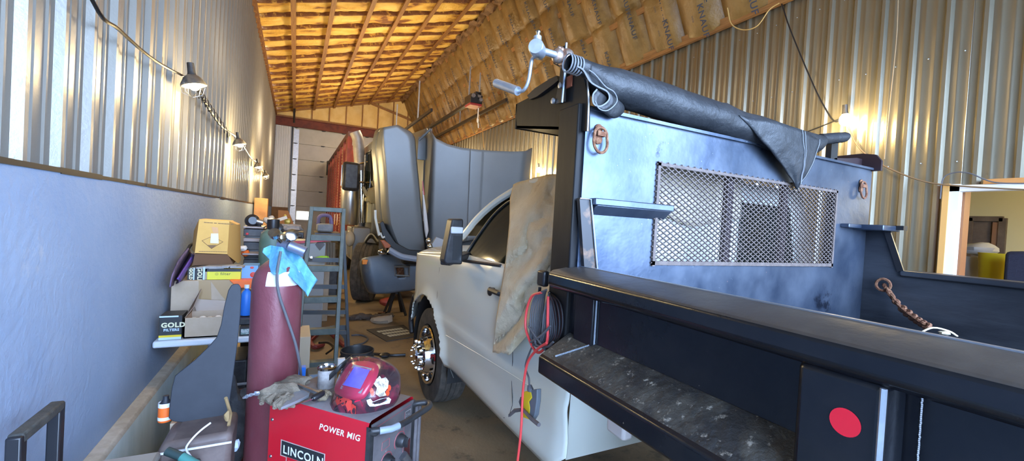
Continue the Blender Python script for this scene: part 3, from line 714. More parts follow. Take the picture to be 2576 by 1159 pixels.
# left side: rail, panel, sloped ledge, lower beam (section in X,Z swept along Y)
def sweep(name, sec, y0, y1, m, parent=bed, bevel=.006, n=1, mi=None):
    mb = MB().prism([(x, y0, z) for x, z in sec], (0, y1-y0, 0))
    if mi: mb.m = [mi[1], mi[1]]+mi[0]
    return mb.build(name, m, parent, bevel=bevel)
sec = [(1.005, 1.497), (.895, 1.479), (.878, 1.468), (.876, 1.425), (.89, 1.412), (.965, 1.405), (1.005, 1.41)]
sweep('side_rail', sec, BB, BF+.02, [m_bedblk, m_railtop], mi=([1, 1, 0, 0, 0, 0, 0], 0), bevel=.008)
sweep('side_panel', [(.972, 1.42), (.972, 1.20), (.985, 1.20), (.985, 1.42)], BB, BF-.01, m_bedblk, bevel=0)
sweep('rub_ledge', [(.975, 1.240), (.850, 1.165), (.838, 1.155), (.838, 1.095), (.86, 1.083), (.975, 1.083)], BB, BF-.01, [m_bedblk, m_beddirt], mi=([1, 0, 0, 0, 0, 0], 0), bevel=.006)
# painted highlight: thin bright strip along the inside top of the rail
MB().box((1.0, BB, 1.49), (1.012, BF, 1.4985)).build('edge_highlight', mat('painted edge highlight', (.35,.36,.38), .3, .8), bed)
# braces on the side
MB().box((.955, 1.20, 1.215), (.975, 1.31, 1.41)).build('corner_post', m_bedblk, bed, bevel=.004)
mb = MB()
for i in range(60): mb.ball((.968, 1.198+.001*nz(i), 1.235+i*.003), .0035, 6)
for i in range(28): mb.ball((.972-.004*i, 1.2+.003*i, 1.237-.0022*i), .004, 6)
mb.build('weld_bead', m_galv, bed)
MB().prism([(.972, .335, 1.42), (.972, .475, 1.42), (.885, .475, 1.415), (.885, .335, 1.415)], (0, 0, -.34)).build('side_stake', m_bedblk, bed, bevel=.012)
st = bed.children[-1]
a = oX(2125, 1062, .8835)
mb = MB(); N = 32
mb.add([(.8838, a.y, a.z)]+[(.8838, a.y+.0245*math.cos(k*2*math.pi/N), a.z+.0245*math.sin(k*2*math.pi/N)) for k in range(N)], [(0, 1+k, 1+(k+1) % N) for k in range(N)])
mb.T = None; r_ = mb.build('reflector', mat('red round reflector', (.75,.01,.03), .35), st)
r_['label'] = 'round red reflector sticker'
mb = MB()
for i in range(90): mb.ball((.975, .318+.001*nz(i*.7), 1.40-i*.0035), .0045, 6)
mb.build('weld_bead', m_steel, bed)
mb = MB().tube([(.886, .338, 1.41), (.886, .338, 1.1)], .005, 6); mb.build('stake_edge', m_galv, bed)
# right side of the bed
MB().prism([(3.16, BB, 1.14), (3.16, 1.35, 1.14), (3.16, 1.35, 1.76), (3.16, 1.25, 1.75), (3.16, 1.165, 1.50), (3.16, BB, 1.50)], (.03, 0, 0)).build('side_panel', m_inner, bed)
MB().box((3.14, BB, 1.47), (3.28, 1.165, 1.505)).build('side_rail', m_inner, bed, bevel=.008)
MB().beam((3.155, 1.25, 1.755), (3.155, 1.165, 1.50), .03, .012, (1,0,0)).box((3.15, 1.165, 1.74), (3.2, 1.36, 1.765)).build('gusset_edge', m_black, bed)
# left front post and inner gusset bar
MB().box((.955, 1.362, 1.08), (1.0, 1.50, 2.13)).build('front_post', m_postblk, bed, bevel=.006)
MB().box((3.14, 1.362, 1.08), (3.19, 1.50, 2.13)).build('front_post', m_bedblk, bed, bevel=.006)
a, b = oY(1464, 500, 1.33), oY(1478, 672, 1.33)
mb = MB().prism([oY(1458, 498, 1.33), oY(1486, 500, 1.33), oY(1502, 678, 1.33), oY(1470, 672, 1.33)], (0, .02, 0)); mb.build('corner_gusset', mat('rust streaked black steel', (.03,.028,.028), .4, .2, (.2,.11,.06), 12, (.55,.7)), bed)
mb = MB().tube([oY(1460, 498, 1.325), oY(1487, 501, 1.325), oY(1503, 680, 1.325)], .003, 6); mb.build('gusset_edge', m_galv, bed)
# cab shield
poly = [(1298, 262), (1372, 224), (1400, 205), (1416, 182), (1452, 176), (1466, 190), (1478, 235), (1478, 330), (1300, 322)]
pp = [oX(x, y, .972) for x, y in poly]
sh = MB().prism(pp, (.012, 0, 0)).build('cab_shield', m_postblk, bed)
zb = pp[-1].z
MB().prism([(.972, pp[-1].y, zb), (.972, pp[-1].y, zb+.012), (.972, 1.365, lerp(zb, pp[-2].z, .9)+.012), (.972, 1.365, lerp(zb, pp[-2].z, .9))], (2.2, 0, 0)).box((.972, pp[0].y-.012, zb), (3.18, pp[0].y, pp[0].z)).build('shield_plate', m_postblk, bed)
pr = [(3.165, p.y, p.z) for p in pp]
MB().prism([(3.165, 1.30, 2.10)]+[(3.165, 1.30, 2.16), (3.165, 1.33, 2.20), (3.165, 1.40, 2.215), (3.165, 1.60, 2.215), (3.165, 1.85, 2.2), (3.165, 1.85, 2.10)], (.02, 0, 0)).prism([(2.78, 1.40, 2.11), (2.86, 1.40, 2.15), (3.0, 1.40, 2.165), (3.1, 1.40, 2.18), (3.17, 1.40, 2.18), (3.17, 1.40, 2.11)], (0, .02, 0)).build('shield_end', mat('dark red black plate', (.02,.008,.01), .5), bed)
MB().tube([oX(1478, 200, .972), oX(1481, 260, .972), oX(1478, 330, .972)], .004, 6).build('shield_edge', mat('worn steel edge', (.4,.38,.36), .4, .6), bed)
# front bracket of the tarp roller
MB().prism([oX(1326, 240, .955), oX(1345, 222, .955), oX(1383, 198, .955), (oX(1400, 190, .955)), oX(1404, 202, .955), oX(1388, 215, .955), oX(1350, 243, .955), oX(1332, 250, .955)], (.03, 0, 0)).build('shield_strap', m_black, bed)
tb = MB().prism([oX(1395, 262, .957), oX(1420, 255, .957), oX(1424, 112, .957), oX(1392, 132, .957), oX(1392, 160, .957), oX(1410, 170, .957), oX(1406, 205, .957)], (.006, 0, 0)).build('roller_bracket', m_black, bed)
MB().tube([oX(1425, 108, .95), oX(1421, 180, .95), oX(1414, 258, .95)], .0045, 6).build('bracket_edge', mat('blue grey bare edge', (.35,.45,.6), .35, .6), bed)
for q in ((1411, 215), (1393, 254)): MB().lathe([(.0, 0), (.012, 0), (.012, .008), (0, .012)], oX(q[0], q[1], .955), (-1,0,0), 12).build('bolt', m_galv, bed)
# roller shaft, crank
A = oX(1440, 152, .98); ax = V((-1, 0, 0))
sh0 = V((.955, A.y, A.z)); 
def onray_x(x, y, X): return oX(x, y, X)
c0 = oX(1352, 124, .80)
ck = MB().tube([sh0+V((.03,0,0)), c0], .014, 12).build('crank_shaft', m_galv, bed)
MB().lathe([(0, 0), (.038, 0), (.04, .012), (.03, .03), (.018, .034), (0, .034)], sh0, (c0-sh0), 20).ball(sh0.lerp(c0, .33), .026, 10, 0, (1, 1, 1.2)).ball(sh0.lerp(c0, .22)+V((0,0,.028)), .013, 8).ball(sh0.lerp(c0, .3)+V((0,0,.03)), .011, 8).build('bearing', mat('worn bearing collar', (.4,.36,.33), .4, .8, (.35,.2,.14), 60), bed)
cc = c0
dd = (c0-sh0).normalized()
MB().lathe([(0,-.034), (.027,-.034), (.03,-.03), (.03,.03), (.027,.034), (0,.034)], cc, (dd+V((0,-.9,.0))).normalized(), 18).lathe([(.016,-.01), (.016,.05)], cc, (0,.1,1), 12).build('crank_joint', m_galv, bed)
D1 = cc+V((0, 0, .045)); 
MB().tube([D1, D1+V((0,0,.022))], .008, 8).ball(D1+V((0, 0, .022)), .010, 8).build('joint_bolt', m_chrome2, bed)
k0 = cc+V((0, 0, -.02)); k1 = oX(1330, 200, .80); k2 = oX(1318, 226, .795); k3 = oX(1300, 230, .785); k4 = oX(1292, 227, .78)
MB().tube(smoothpts([k0, oX(1338, 150, .80), k1, k2, k3, k4], 30), .0075, 10).build('crank_arm', m_galv, bed)
g0, g1 = oX(1303, 229, .785), oX(1248, 209, .745)
d = (g1-g0)
MB().tube([g0, g1], .0185, 16).build('crank_grip', m_galv, bed)
MB().tube([g1, g1+d.normalized()*.0015], .014, 14).build('grip_bore', mat('grip bore', (.05,.05,.05), .8), bed)
# orange bracket bit
MB().box((.965, 1.44, 2.215), (.99, 1.50, 2.26)).build('bracket_block', mat('rusty orange block', (.35,.1,.05), .7), bed)
# rolled tarp
cen = [(1430, 158, 20), (1455, 166, 22), (1470, 172, 24), (1478, 182, 30), (1510, 208, 46), (1560, 222, 50), (1640, 248, 50), (1720, 274, 47), (1800, 298, 44), (1880, 325, 41), (1940, 343, 42), (2000, 358, 36), (2040, 362, 30), (2060, 358, 22), (2066, 350, 16), (2125, 345, 14)]
def depth(p): return (p-EO).dot(fwd)
pts, rad = [], []
YT = 1.36
cs = smoothpts([(a, b, c) for a, b, c in cen], 120)
mb = MB(); n = 28; vs = []; fs = []
for i, q in enumerate(cs):
    t = i/(len(cs)-1); r0 = q.z*.98; p = oY(q.x, q.y, YT); r = r0*depth(p)/F*.92
    for k in range(n):
        a = 2*math.pi*k/n
        w = 1+.05*nz(q.x*.012, a*1.3)+.03*nz(q.x*.03, math.cos(a)*2, math.sin(a)*2)
        if q.x > 1800: w += .10*nz(q.x*.02+k*.15, 3)
        vs.append(p+V((0, r*1.0*math.cos(a)*w, r*math.sin(a)*w)))
for i in range(len(cs)-1):
    for k in range(n): fs.append((i*n+k, i*n+(k+1) % n, (i+1)*n+(k+1) % n, (i+1)*n+k))
mb.add(vs, fs, 0, True)
tp = mb.build('tarp_roll', m_tarp, bed)
# spiral end loop with stitched hem
mb = MB(); L = []
for q in [(1452, 168), (1468, 178), (1484, 205), (1502, 218), (1528, 232), (1532, 252), (1512, 268), (1494, 262), (1492, 240), (1502, 226)]: L.append(oY(q[0], q[1], 1.30))
L = smoothpts(L, 50); nL = len(L)
mb.grid(lambda u, v: L[min(nL-1, round(u*(nL-1)))]+V((.10*v, .03*v, -.02*v)), nL-1, 4)
mb.build('tarp_hem_loop', m_tarp, bed, thick=.007)
mb = MB(); mb.tube([p+V((-.004,-.004,0)) for p in L], .003, 5)
mb.tube([p+V((.02,-.002,-.002)) for p in smoothpts([oY(*q, 1.295) for q in [(1470, 172), (1486, 184), (1512, 214), (1534, 228), (1541, 252), (1518, 274), (1496, 270), (1486, 250)]], 30)], .002, 5)
for i in range(5):
    x = 1428+i*7; p = oY(x, 158+i*2.2, YT); r = 22*depth(p)/F
    mb.tube([p+V((0, r*math.cos(a), r*math.sin(a))) for a in [k*math.pi/10 for k in range(20)]], .003, 5, closed=True)
mb.build('hem_stitching', m_stitch, bed)
# pointed hanging flap
fa, fb, fc = oY(1858, 290, 1.29), oY(2062, 352, 1.30), oY(2005, 476, 1.325)
def flap(u, v):
    top = fa.lerp(fb, u)+V((0, -.025*math.sin(math.pi*u), .012*math.sin(math.pi*u)))
    p = top.lerp(fc, v**1.0); return p+V((0, -.02*math.sin(math.pi*v)+.008*nz(u*4, v*5), 0))
mb = MB().grid(flap, 16, 16)
mb.build('tarp_flap', m_tarp, bed, thick=.006)
mb = MB().tube([flap(1, t/12)+V((-.012,-.006,0)) for t in range(12)], .0018, 5).tube([flap(.72, t/12)+V((0,-.006,0)) for t in range(12)], .0018, 5).tube([flap(.68, t/12)+V((0,-.006,0)) for t in range(12)], .0018, 5)
mb.build('flap_stitching', m_stitch, bed)
# right end of the roller: spool and post
p = oY(2090, 350, 1.36); mb = MB()
for i in range(6): q = oY(2068+i*10, 351-i*1, 1.36); mb.lathe([(.024, -.01), (.03, -.004), (.03, .004), (.024, .01)], q, (1,0,0), 16)
mb.build('tarp_spool', m_tarp, bed)
p = oY(2110, 350, 1.38); MB().box((p.x-.03, 1.40, 2.1), (p.x+.04, 1.43, p.z+.03)).build('roller_bracket', m_black, bed)
# rusty chain hung inside the bed
ch = smoothpts([oX(2224, 716, 3.13), oX(2235, 732, 3.11), oX(2262, 768, 3.05), oX(2300, 800, 2.9), oX(2335, 822, 2.75)], 26)
mb = MB()
for i in range(len(ch)-1):
    a, b = ch[i], ch[i+1]; c = (a+b)/2; t = (b-a).normalized(); s_ = t.orthogonal().normalized()
    if i % 2: s_ = t.cross(s_)
    R = (b-a).length*.75; mb.tube([c+t*R*math.cos(k*math.pi/6)+s_*R*.55*math.sin(k*math.pi/6) for k in range(12)], .0095, 6, closed=True)
mb.tube([ch[0]+V((-.01, .035*math.cos(k*math.pi/8), .035*math.sin(k*math.pi/8)+.0)) for k in range(16)], .008, 6, closed=True)
tag(mb.build('chain', m_rust), 'rusty chain hanging from an eye in the right inside wall of the black bed', 'chain')
q = oX(2372, 832, 2.6)
tag(MB().tube(smoothpts([q+V((-.05,.06,-.02)), q+V((-.01,.03,.008)), q+V((.03,-.01,0)), q+V((.06,-.03,-.02))], 14), .004, 6).ball(q+V((.02,0,-.01)), .02, 10, 0, (1.4,1,.4), .4).build('rope', mat('frayed pale rope', (.55,.47,.33), .9)), 'frayed pale rope end behind the black rail, beside the chain', 'rope')

# ---------- canvas over the cab ----------
Lp = [(1292, 464), (1283, 500), (1282, 560), (1274, 640), (1262, 720), (1249, 800), (1240, 886)]
Rp = [(1420, 437), (1421, 520), (1421, 600), (1418, 665), (1404, 715), (1372, 790), (1284, 890)]
L3 = [V((a, b, 0)) for a, b in Lp]; R3 = [V((a, b, 0)) for a, b in Rp]
def canv(u, v):
    a = poly_at(L3, v); b = poly_at(R3, v); q = a.lerp(b, u)
    if v < .02: q.y -= 6*math.sin(math.pi*u)
    q.y += 5*nz(u*5, v*2)*(v > .95)
    dr = q.x*.035+q.y*.022
    fold = .05*abs(math.sin(dr*1.0+1.8*nz(q.x*.01, q.y*.012)))**.7+.05*nz(q.x*.02+q.y*.012, q.y*.006-q.x*.002)+.01*nz(q.x*.05, q.y*.05)
    return oS(q.x, q.y, -.012-abs(fold)*.9*min(1, .45+v))
mb = MB().grid(canv, 40, 60)
def canv2(u, v):   # carries on over the roof and down the back of the cab
    e = canv(u, 0); 
    if v < .6: t = v/.6; return V((lerp(e.x, 2.05, t), e.y+.02*nz(t*4, u*3), lerp(e.z, 2.0, min(1, t*2.5))+.01*nz(u*5, t*6)))
    t = (v-.6)/.4; return V((2.05+.15*t, e.y, 2.0+.01*nz(u*5, t*6)))
mb.grid(canv2, 20, 20)
def canv3(u, v): x = lerp(1.30, 2.2, u); return V((x, 1.527-.012*nz(x*6, v*4), lerp(2.0, 1.72+.06*nz(x*3, 7), v)))
mb.grid(canv3, 24, 10)
tag(mb.build('canvas_cover', m_canvas, thick=.004), 'stained off-white canvas draped over the cab roof and door', 'canvas')
ft = oX(1418, 555, 1.0)
# ================= SEMI DUMP TRUCK AT THE BACK =================
sm = thing('semi_truck', (2.2, 9, 0), 'grey conventional semi truck with its hood tipped forward and a red box body behind', 'truck')
HY = 6.1
def hp(x, y, Y=HY): return oY(x, y, Y)
# main hood panel (top skin faces the camera when tipped)
topc = [(1075, 322), (1083, 330), (1097, 348), (1125, 362), (1160, 371), (1200, 376), (1240, 379), (1290, 381), (1322, 380), (1338, 372)]
botc = [(1062, 640), (1066, 640), (1080, 636), (1110, 625), (1150, 610), (1200, 600), (1240, 590), (1280, 585), (1310, 580), (1318, 575)]
T3 = [V((a, b, 0)) for a, b in topc]; B3 = [V((a, b, 0)) for a, b in botc]
def hoodf(u, v):
    a = poly_at(T3, u); b = poly_at(B3, u); q = a.lerp(b, v)
    Y = HY+.45*max(0, (.11-u)/.11)**2+.5*max(0, (u-.9)/.1)**2+.25*(v-.5)*-0-.12*math.sin(math.pi*v)*0+.18*v
    if abs(u-.5) < .06: Y -= .018
    Y += .10*(abs(u-.5)*2)**2
    return hp(q.x, q.y, Y)
hd = MB().grid(hoodf, 100, 30).build('hood', m_hood, sm, thick=.02)
# hood side (towards the recess)
e = [hoodf(0, t/10) for t in range(11)]
mb = MB().grid(lambda u, v: poly_at(e, v)+V((-.06*u, .75*u, .02*u)), 6, 10)
mb.build('hood_side', m_hood, hd, thick=.02)
MB().tube([hp(1054, 352, 6.5), hp(1083, 324, 6.35)], .02, 6).build('hood_brace', m_hood, hd)
MB().box(tuple(hp(1050, 400, 6.7)), tuple(hp(1072, 348, 6.75))).build('hood_vent', m_hood, hd)
# left fender of the tipped hood
fl = [(958, 322), (952, 345), (949, 370), (953, 410), (958, 470), (960, 520), (966, 570), (985, 612), (1020, 640)]
fr = [(1000, 315), (1036, 334), (1043, 348), (1047, 400), (1053, 460), (1058, 520), (1064, 580), (1068, 628), (1068, 640)]
A3 = [V((a, b, 0)) for a, b in fl]; C3 = [V((a, b, 0)) for a, b in fr]
def fend(u, v):
    a = poly_at(A3, v); b = poly_at(C3, v); q = a.lerp(b, u)
    Y = 6.0+.35*max(0, (.22-u)/.22)**2+.10*max(0, (u-.85)/.15)**2-.05*math.sin(math.pi*v)+.25*v
    return hp(q.x, q.y, Y)
fe = MB().grid(fend, 30, 40).build('fender', m_hood, sm, thick=.02)
mb = MB()
ed = [fend(0, t/20) for t in range(21)]
mb.grid(lambda u, v: poly_at(ed, v)+V((-.03*math.sin(math.pi*u), .5*u, 0)), 5, 20)
er = [fend(1, t/20) for t in range(21)]
mb.grid(lambda u, v: poly_at(er, v)+V((.08*u, .45*u, 0)), 4, 20)
et = [fend(t/10, 0) for t in range(11)]
mb.grid(lambda u, v: poly_at(et, v)+V((0, .5*u, .0)), 4, 10)
mb.build('fender_wall', m_hood, fe, thick=.01)
m_dark = mat('dark engine bay', (.012,.013,.014), .6)
low = [(955, 560), (962, 592), (975, 615), (1000, 634), (1040, 652), (1075, 668), (1082, 640), (1070, 632), (1030, 628), (995, 610), (972, 575), (964, 555)]
MB().prism([hp(x, y, 6.12) for x, y in low], (0, .5, 0)).build('fender_lip', m_dark, fe, bevel=.01)
MB().prism([hp(x, y, 6.08) for x, y in [(957, 604), (968, 604), (984, 617), (981, 624), (968, 624)]], (0, .05, 0)).build('turn_signal', mat('amber brown lens', (.28,.07,.02), .3), fe, bevel=.01)
mb = MB().tube(smoothpts([hp(944, 528, 6.05), hp(945, 550, 6.05), hp(950, 575, 6.05), hp(954, 592, 6.05)], 12), .018, 8).tube(smoothpts([hp(957, 585, 6.04), hp(962, 597, 6.04), hp(968, 595, 6.04)], 8), .012, 6)
mb.build('marker_strip', mat('pale translucent strip', (.5,.5,.45), .4), fe)
mb = MB().tube(smoothpts([hp(978, 628, 6.0), hp(1010, 645, 6.0), hp(1050, 652, 6.0)], 10), .045, 8); mb.build('lip_edge', mat('scuffed grey lip', (.2,.23,.28), .4), fe)
mb = MB().tube([hp(1064, 480, 6.2), hp(1069, 540, 6.2), hp(1073, 580, 6.2), hp(1072, 598, 6.2)], [.008, .03, .032, .006], 8); mb.build('grille_edge', mat('pale trim spear', (.5,.47,.44), .4), hd)
MB().tube([hp(1063, 455, 6.2), hp(1066, 490, 6.2)], [.006, .015], 6).build('lamp_edge', mat('dull red lens', (.35,.05,.04), .4), hd)
mb = MB().ball(hp(1078, 606, 5.9), .045, 10, 0, (1,1,1.2)).ball(hp(1081, 620, 5.9), .045, 10, 0, (1,1,1.2)); mb.build('headlamp', m_chrome2, hd)
MB().prism([hp(1086, 615, 5.9), hp(1098, 596, 5.9), hp(1120, 604, 5.9), hp(1112, 618, 5.9), hp(1092, 625, 5.9)], (0, .05, 0)).build('hinge_plate', mat('pale hinge plate', (.35,.36,.37), .5), hd)
MB().box((1.95, 6.5, 1.0), (2.9, 7.3, 2.0)).box((1.55, 6.7, .9), (2.9, 6.9, 1.6)).build('engine', m_dark, sm, bevel=.03)
# bumper
bl = [(908, 658), (912, 650), (930, 645), (960, 641), (1010, 640), (1060, 640), (1120, 640)]
bb = [(926, 732), (930, 736), (945, 738), (975, 737), (1010, 732), (1060, 728), (1120, 724)]
Bt = [V((a, b, 0)) for a, b in bl]; Bb = [V((a, b, 0)) for a, b in bb]
def bump(u, v):
    a = poly_at(Bt, u); b = poly_at(Bb, u); q = a.lerp(b, v); q.x -= 5*math.sin(math.pi*v)*max(0, 1-u*5)
    return hp(q.x, q.y, 6.95+.35*max(0, (.12-u)/.12)**2-.06*math.sin(math.pi*v))
def bkeep(i, j):
    p = ((i+.5)/44, (j+.5)/16); return not (.40 < p[0] < .50 and .34 < p[1] < .62)
bp_ = MB().grid(bump, 44, 16, 0, bkeep).build('bumper', mat('dusty grey bumper', (.10,.125,.155), .45, .1, (.13,.155,.185), 2, layer=[((.2,.2,.19), 3, (.58,.75))]), sm, thick=.03)
c = hp(1010, 683, 6.86)
MB().tube([hp(993, 671, 6.86), hp(1030, 670, 6.86), hp(1030, 694, 6.86), hp(994, 692, 6.86)], .018, 6, closed=True).build('tow_hole_rim', m_hood, bp_)
MB().box((c.x-.15, 7.02, c.z-.1), (c.x+.15, 7.05, c.z+.1)).build('tow_hook', m_rust, bp_)
q = hp(919, 658, 6.98); MB().box((q.x-.05, 6.93, q.z-.04), (q.x+.08, 6.99, q.z+.035)).build('marker_lamp', mat('amber lens', (.85,.25,.02), .3), bp_, bevel=.01)
MB().ball(hp(961, 634, 6.9), .07, 12, 0, (1,.6,.7)).build('bumper_lamp', m_chrome, bp_)
q = hp(930, 656, 6.95); MB().box((q.x+.02, q.y, q.z-.01), (q.x+.14, q.y+.02, q.z+.012)).build('marker_bracket', m_chrome, bp_)
# steer tyre
tc = oY(902, 690, 8.45)
tyre(MB(), (1.25, 8.5, .56), .56, .34, (-.94, .34, 0), rim=.52).build('tyre', [m_rubber, m_tread], sm)
MB().lathe([(.29, 0), (.25, .03), (.15, .06), (.12, .1), (0, .11)], (1.14, 8.54, .56), (-.94,.34,0), 24).build('wheel_rim', m_chrome2, sm.children[-1])
tyre(MB(), (3.2, 8.55, .56), .56, .3, (1, 0, 0), rim=.52).build('tyre', [m_rubber, m_tread], sm)
for y in (13.6, 15.0):
    for x in (1.2, 3.2): tyre(MB(), (x, y, .52), .52, .5).build('tyre', [m_rubber, m_tread], sm)
MB().box((1.5, 7.1, .6), (1.65, 17, .85)).box((2.7, 7.1, .6), (2.85, 17, .85)).box((1.4, 8.4, .5), (3.0, 8.7, .7)).build('chassis_rail', m_dark, sm)
# cab
cabp = [(8.9, 1.3), (8.75, 2.15), (9.15, 3.02), (9.6, 3.25), (10.9, 3.28), (10.9, 1.1), (9.2, 1.1)]
cb = MB().prism([(1.38, y, z) for y, z in cabp], (1.75, 0, 0)).build('cab', m_hood, sm, bevel=.06)
MB().prism([(1.375, 9.05, 2.22), (1.375, 9.35, 2.95), (1.375, 9.95, 2.98), (1.375, 9.95, 2.22)], (-.01, 0, 0)).build('side_window', m_glass, cb)
MB().tube([(1.36, 9.03, 2.18), (1.36, 9.33, 3.0), (1.36, 10.0, 3.02), (1.36, 10.0, 2.18)], .022, 6, closed=True).build('window_seal', m_black, cb)
MB().add([(1.5, 8.745, 2.2), (3.0, 8.745, 2.2), (3.0, 9.1, 2.95), (1.5, 9.1, 2.95)], [(0,1,2,3)]).build('windshield', m_glass, cb)
mb = MB().beam(hp(912, 470, 9.0), hp(935, 510, 9.0), .12, .05).beam(hp(936, 455, 9.0), hp(950, 500, 9.0), .2, .03).ball(hp(940, 490, 8.8), .12, 10, 0, (1,1,1.4), .3)
mb.build('cowl_clutter', mat('beige engine part', (.3,.27,.17), .6), cb)
MB().box(tuple(hp(918, 506, 8.9)), tuple(hp(945, 498, 9.0))).box(tuple(hp(922, 560, 9.0)), tuple(hp(942, 512, 9.2))).build('air_duct', mat('cream duct', (.5,.45,.25), .5), cb, bevel=.02)
MB().box(tuple(hp(900, 615, 9.3)), tuple(hp(955, 572, 9.5))).build('firewall', mat('dark brown grey firewall', (.07,.06,.06), .7), cb)
# air cleaner + exhaust
A = hp(882, 500, 9.3)
MB().lathe([(.0, 0), (.16, 0), (.18, .03), (.18, .85), (.12, .92), (0, .93)], (A.x, 9.35, 1.42), n=32).build('air_cleaner', m_brush, sm)
ex = [oY(906, 590, 10.1), oY(908, 480, 10.1), oY(903, 380, 10.1), oY(900, 350, 10.1), oY(893, 332, 10.1)]
st_ = MB().tube(smoothpts(ex, 30), .12, 20).build('exhaust_stack', m_stack, sm)
a, b = oY(910, 560, 9.95), oY(908, 430, 9.95)
mb = MB(); mb.tube([a, b], .14, 20)
mb.build('heat_shield', m_brush, st_)
mb = MB()
for i in range(34):
    for k in range(-3, 4):
        p = a.lerp(b, (i+.5)/34); an = k*.32-.5*math.pi-.3; mb.ball((p.x+.141*math.cos(an), p.y+.141*math.sin(an), p.z), .013, 5, 0, (1,1,1.4))
mb.build('shield_perforations', m_black, st_)
mb = MB().tube([oY(919, 300+90, 9.3), oY(918, 450, 9.3), oY(914, 500, 9.3), oY(910, 560, 9.3)], .022, 8).tube([oY(895, 457, 9.3), oY(930, 460, 9.3)], .02, 6).tube([oY(905, 412, 9.4), oY(925, 408, 9.4)], .02, 6)
mb.build('mirror_bracket', m_chrome2, sm)
p = oY(884, 443, 9.0)
MB().box((p.x-.17, 8.93, p.z-.29), (p.x+.16, 9.1, p.z+.28)).build('mirror', m_blackpl, sm, bevel=.06)
MB().tube([(p.x-.18, 9.0, p.z-.2), (p.x-.18, 9.0, p.z+.2)], .012, 6).build('mirror_edge', m_chrome, sm.children[-1])
MB().lathe([(0,0), (.22,0), (.26,.1), (.26,.55), (0,.56)], (1.25, 9.5, .75), n=20).box((1.05, 9.1, .7), (1.7, 10.2, 1.38)).build('battery_box', mat('dull silver step box', (.22,.21,.19), .5, .3), sm, bevel=.02)
mb = MB().tube([oY(868, 580, 9.0), oY(869, 640, 9.0)], .04, 8).ball(oY(880, 600, 9.0), .1, 10, 0, (1,1,1.6)); mb.build('bracket', mat('tan bracket', (.35,.3,.22), .6), sm)
mb = MB().grid(lambda u, v: hp(917+36*u, 606-18*math.sin(math.pi*min(1, u*1.1))+10*v, 8.2+.5*v), 12, 4); mb.build('splash_shield', mat('cream splash shield', (.4,.36,.25), .6), sm, thick=.02)
# red box body
bx = MB().box((1.12, 11.3, 1.0), (3.4, 18.2, 3.35)).build('box_body', m_redbox, sm)
BX0, BY0, BY1, BZ = 1.02, 10.7, 18.0, 3.55
def boxz(y): return BZ
mb = MB().box((BX0, BY0, BZ-.09), (BX0+.1, BY1, BZ+.03)); mb.build('top_rail', mat('dark red rail', (.10,.035,.025), .6), bx)
MB().box((BX0-.02, BY1-.12, 3.1), (BX0+.1, BY1+.1, BZ+.08)).build('rear_corner', m_dark, bx)
y = BY0
k = 0
while y < BY1:
    MB().box((BX0, y, 1.0), (BX0+.1, y+.36 if k == 0 else y+.20, BZ-.09)).build('side_rib', m_redbox, bx); y += .95; k += 1
for j in range(7):
    y = BY0+.55+j*.95; mb = MB()
    for i in range(30): z = 1.1+i*.078; mb.lathe([(.03, 0), (.045, .02), (.045, .05), (.03, .07)], (BX0+.06, y, z), n=8)
    mb.build('rub_strip', MATS.get('tan rub strip') or mat('tan rub strip', (.38,.24,.14), .7), bx)
MB().box((1.0, BY0+.0, .95), (3.3, BY1, 1.02)).build('box_sill', m_redbox, bx)
mb = MB()
for y in (12.3, 13.1): mb.box((BX0-.012, y, 1.32), (BX0-.004, y+.1, 1.62))
mb.build('reflector', mat('yellow reflective strip', (.9,.65,.1), .3), bx)
# ================= LEFT SIDE: TABLE, WELDER, CLUTTER =================
TY = 3.5
t = thing('folding_table', (-.42, 4.3, 0), 'white folding table along the blue wall, loaded with boxes', 'table')
MB().box((-.795, TY, .695), (-.03, TY+.78, .74)).build('tabletop', m_tabletop, t, bevel=.012)
for x in (-.5, -.1):
    MB().tube([(x, TY+.15, .7), (x, TY+.15, 0)], .016, 8).build('leg', m_galv, t)
    MB().tube([(x, TY+.68, .7), (x, TY+.68, 0)], .016, 8).build('leg', m_galv, t)
MB().tube([(-.5, TY+.15, .35), (-.1, TY+.15, .35)], .01, 6).build('crossbar', m_galv, t)
def frontY(y, px0, py0, px1, py1): a = oY(px0, py0, y); b = oY(px1, py1, y); return a, b
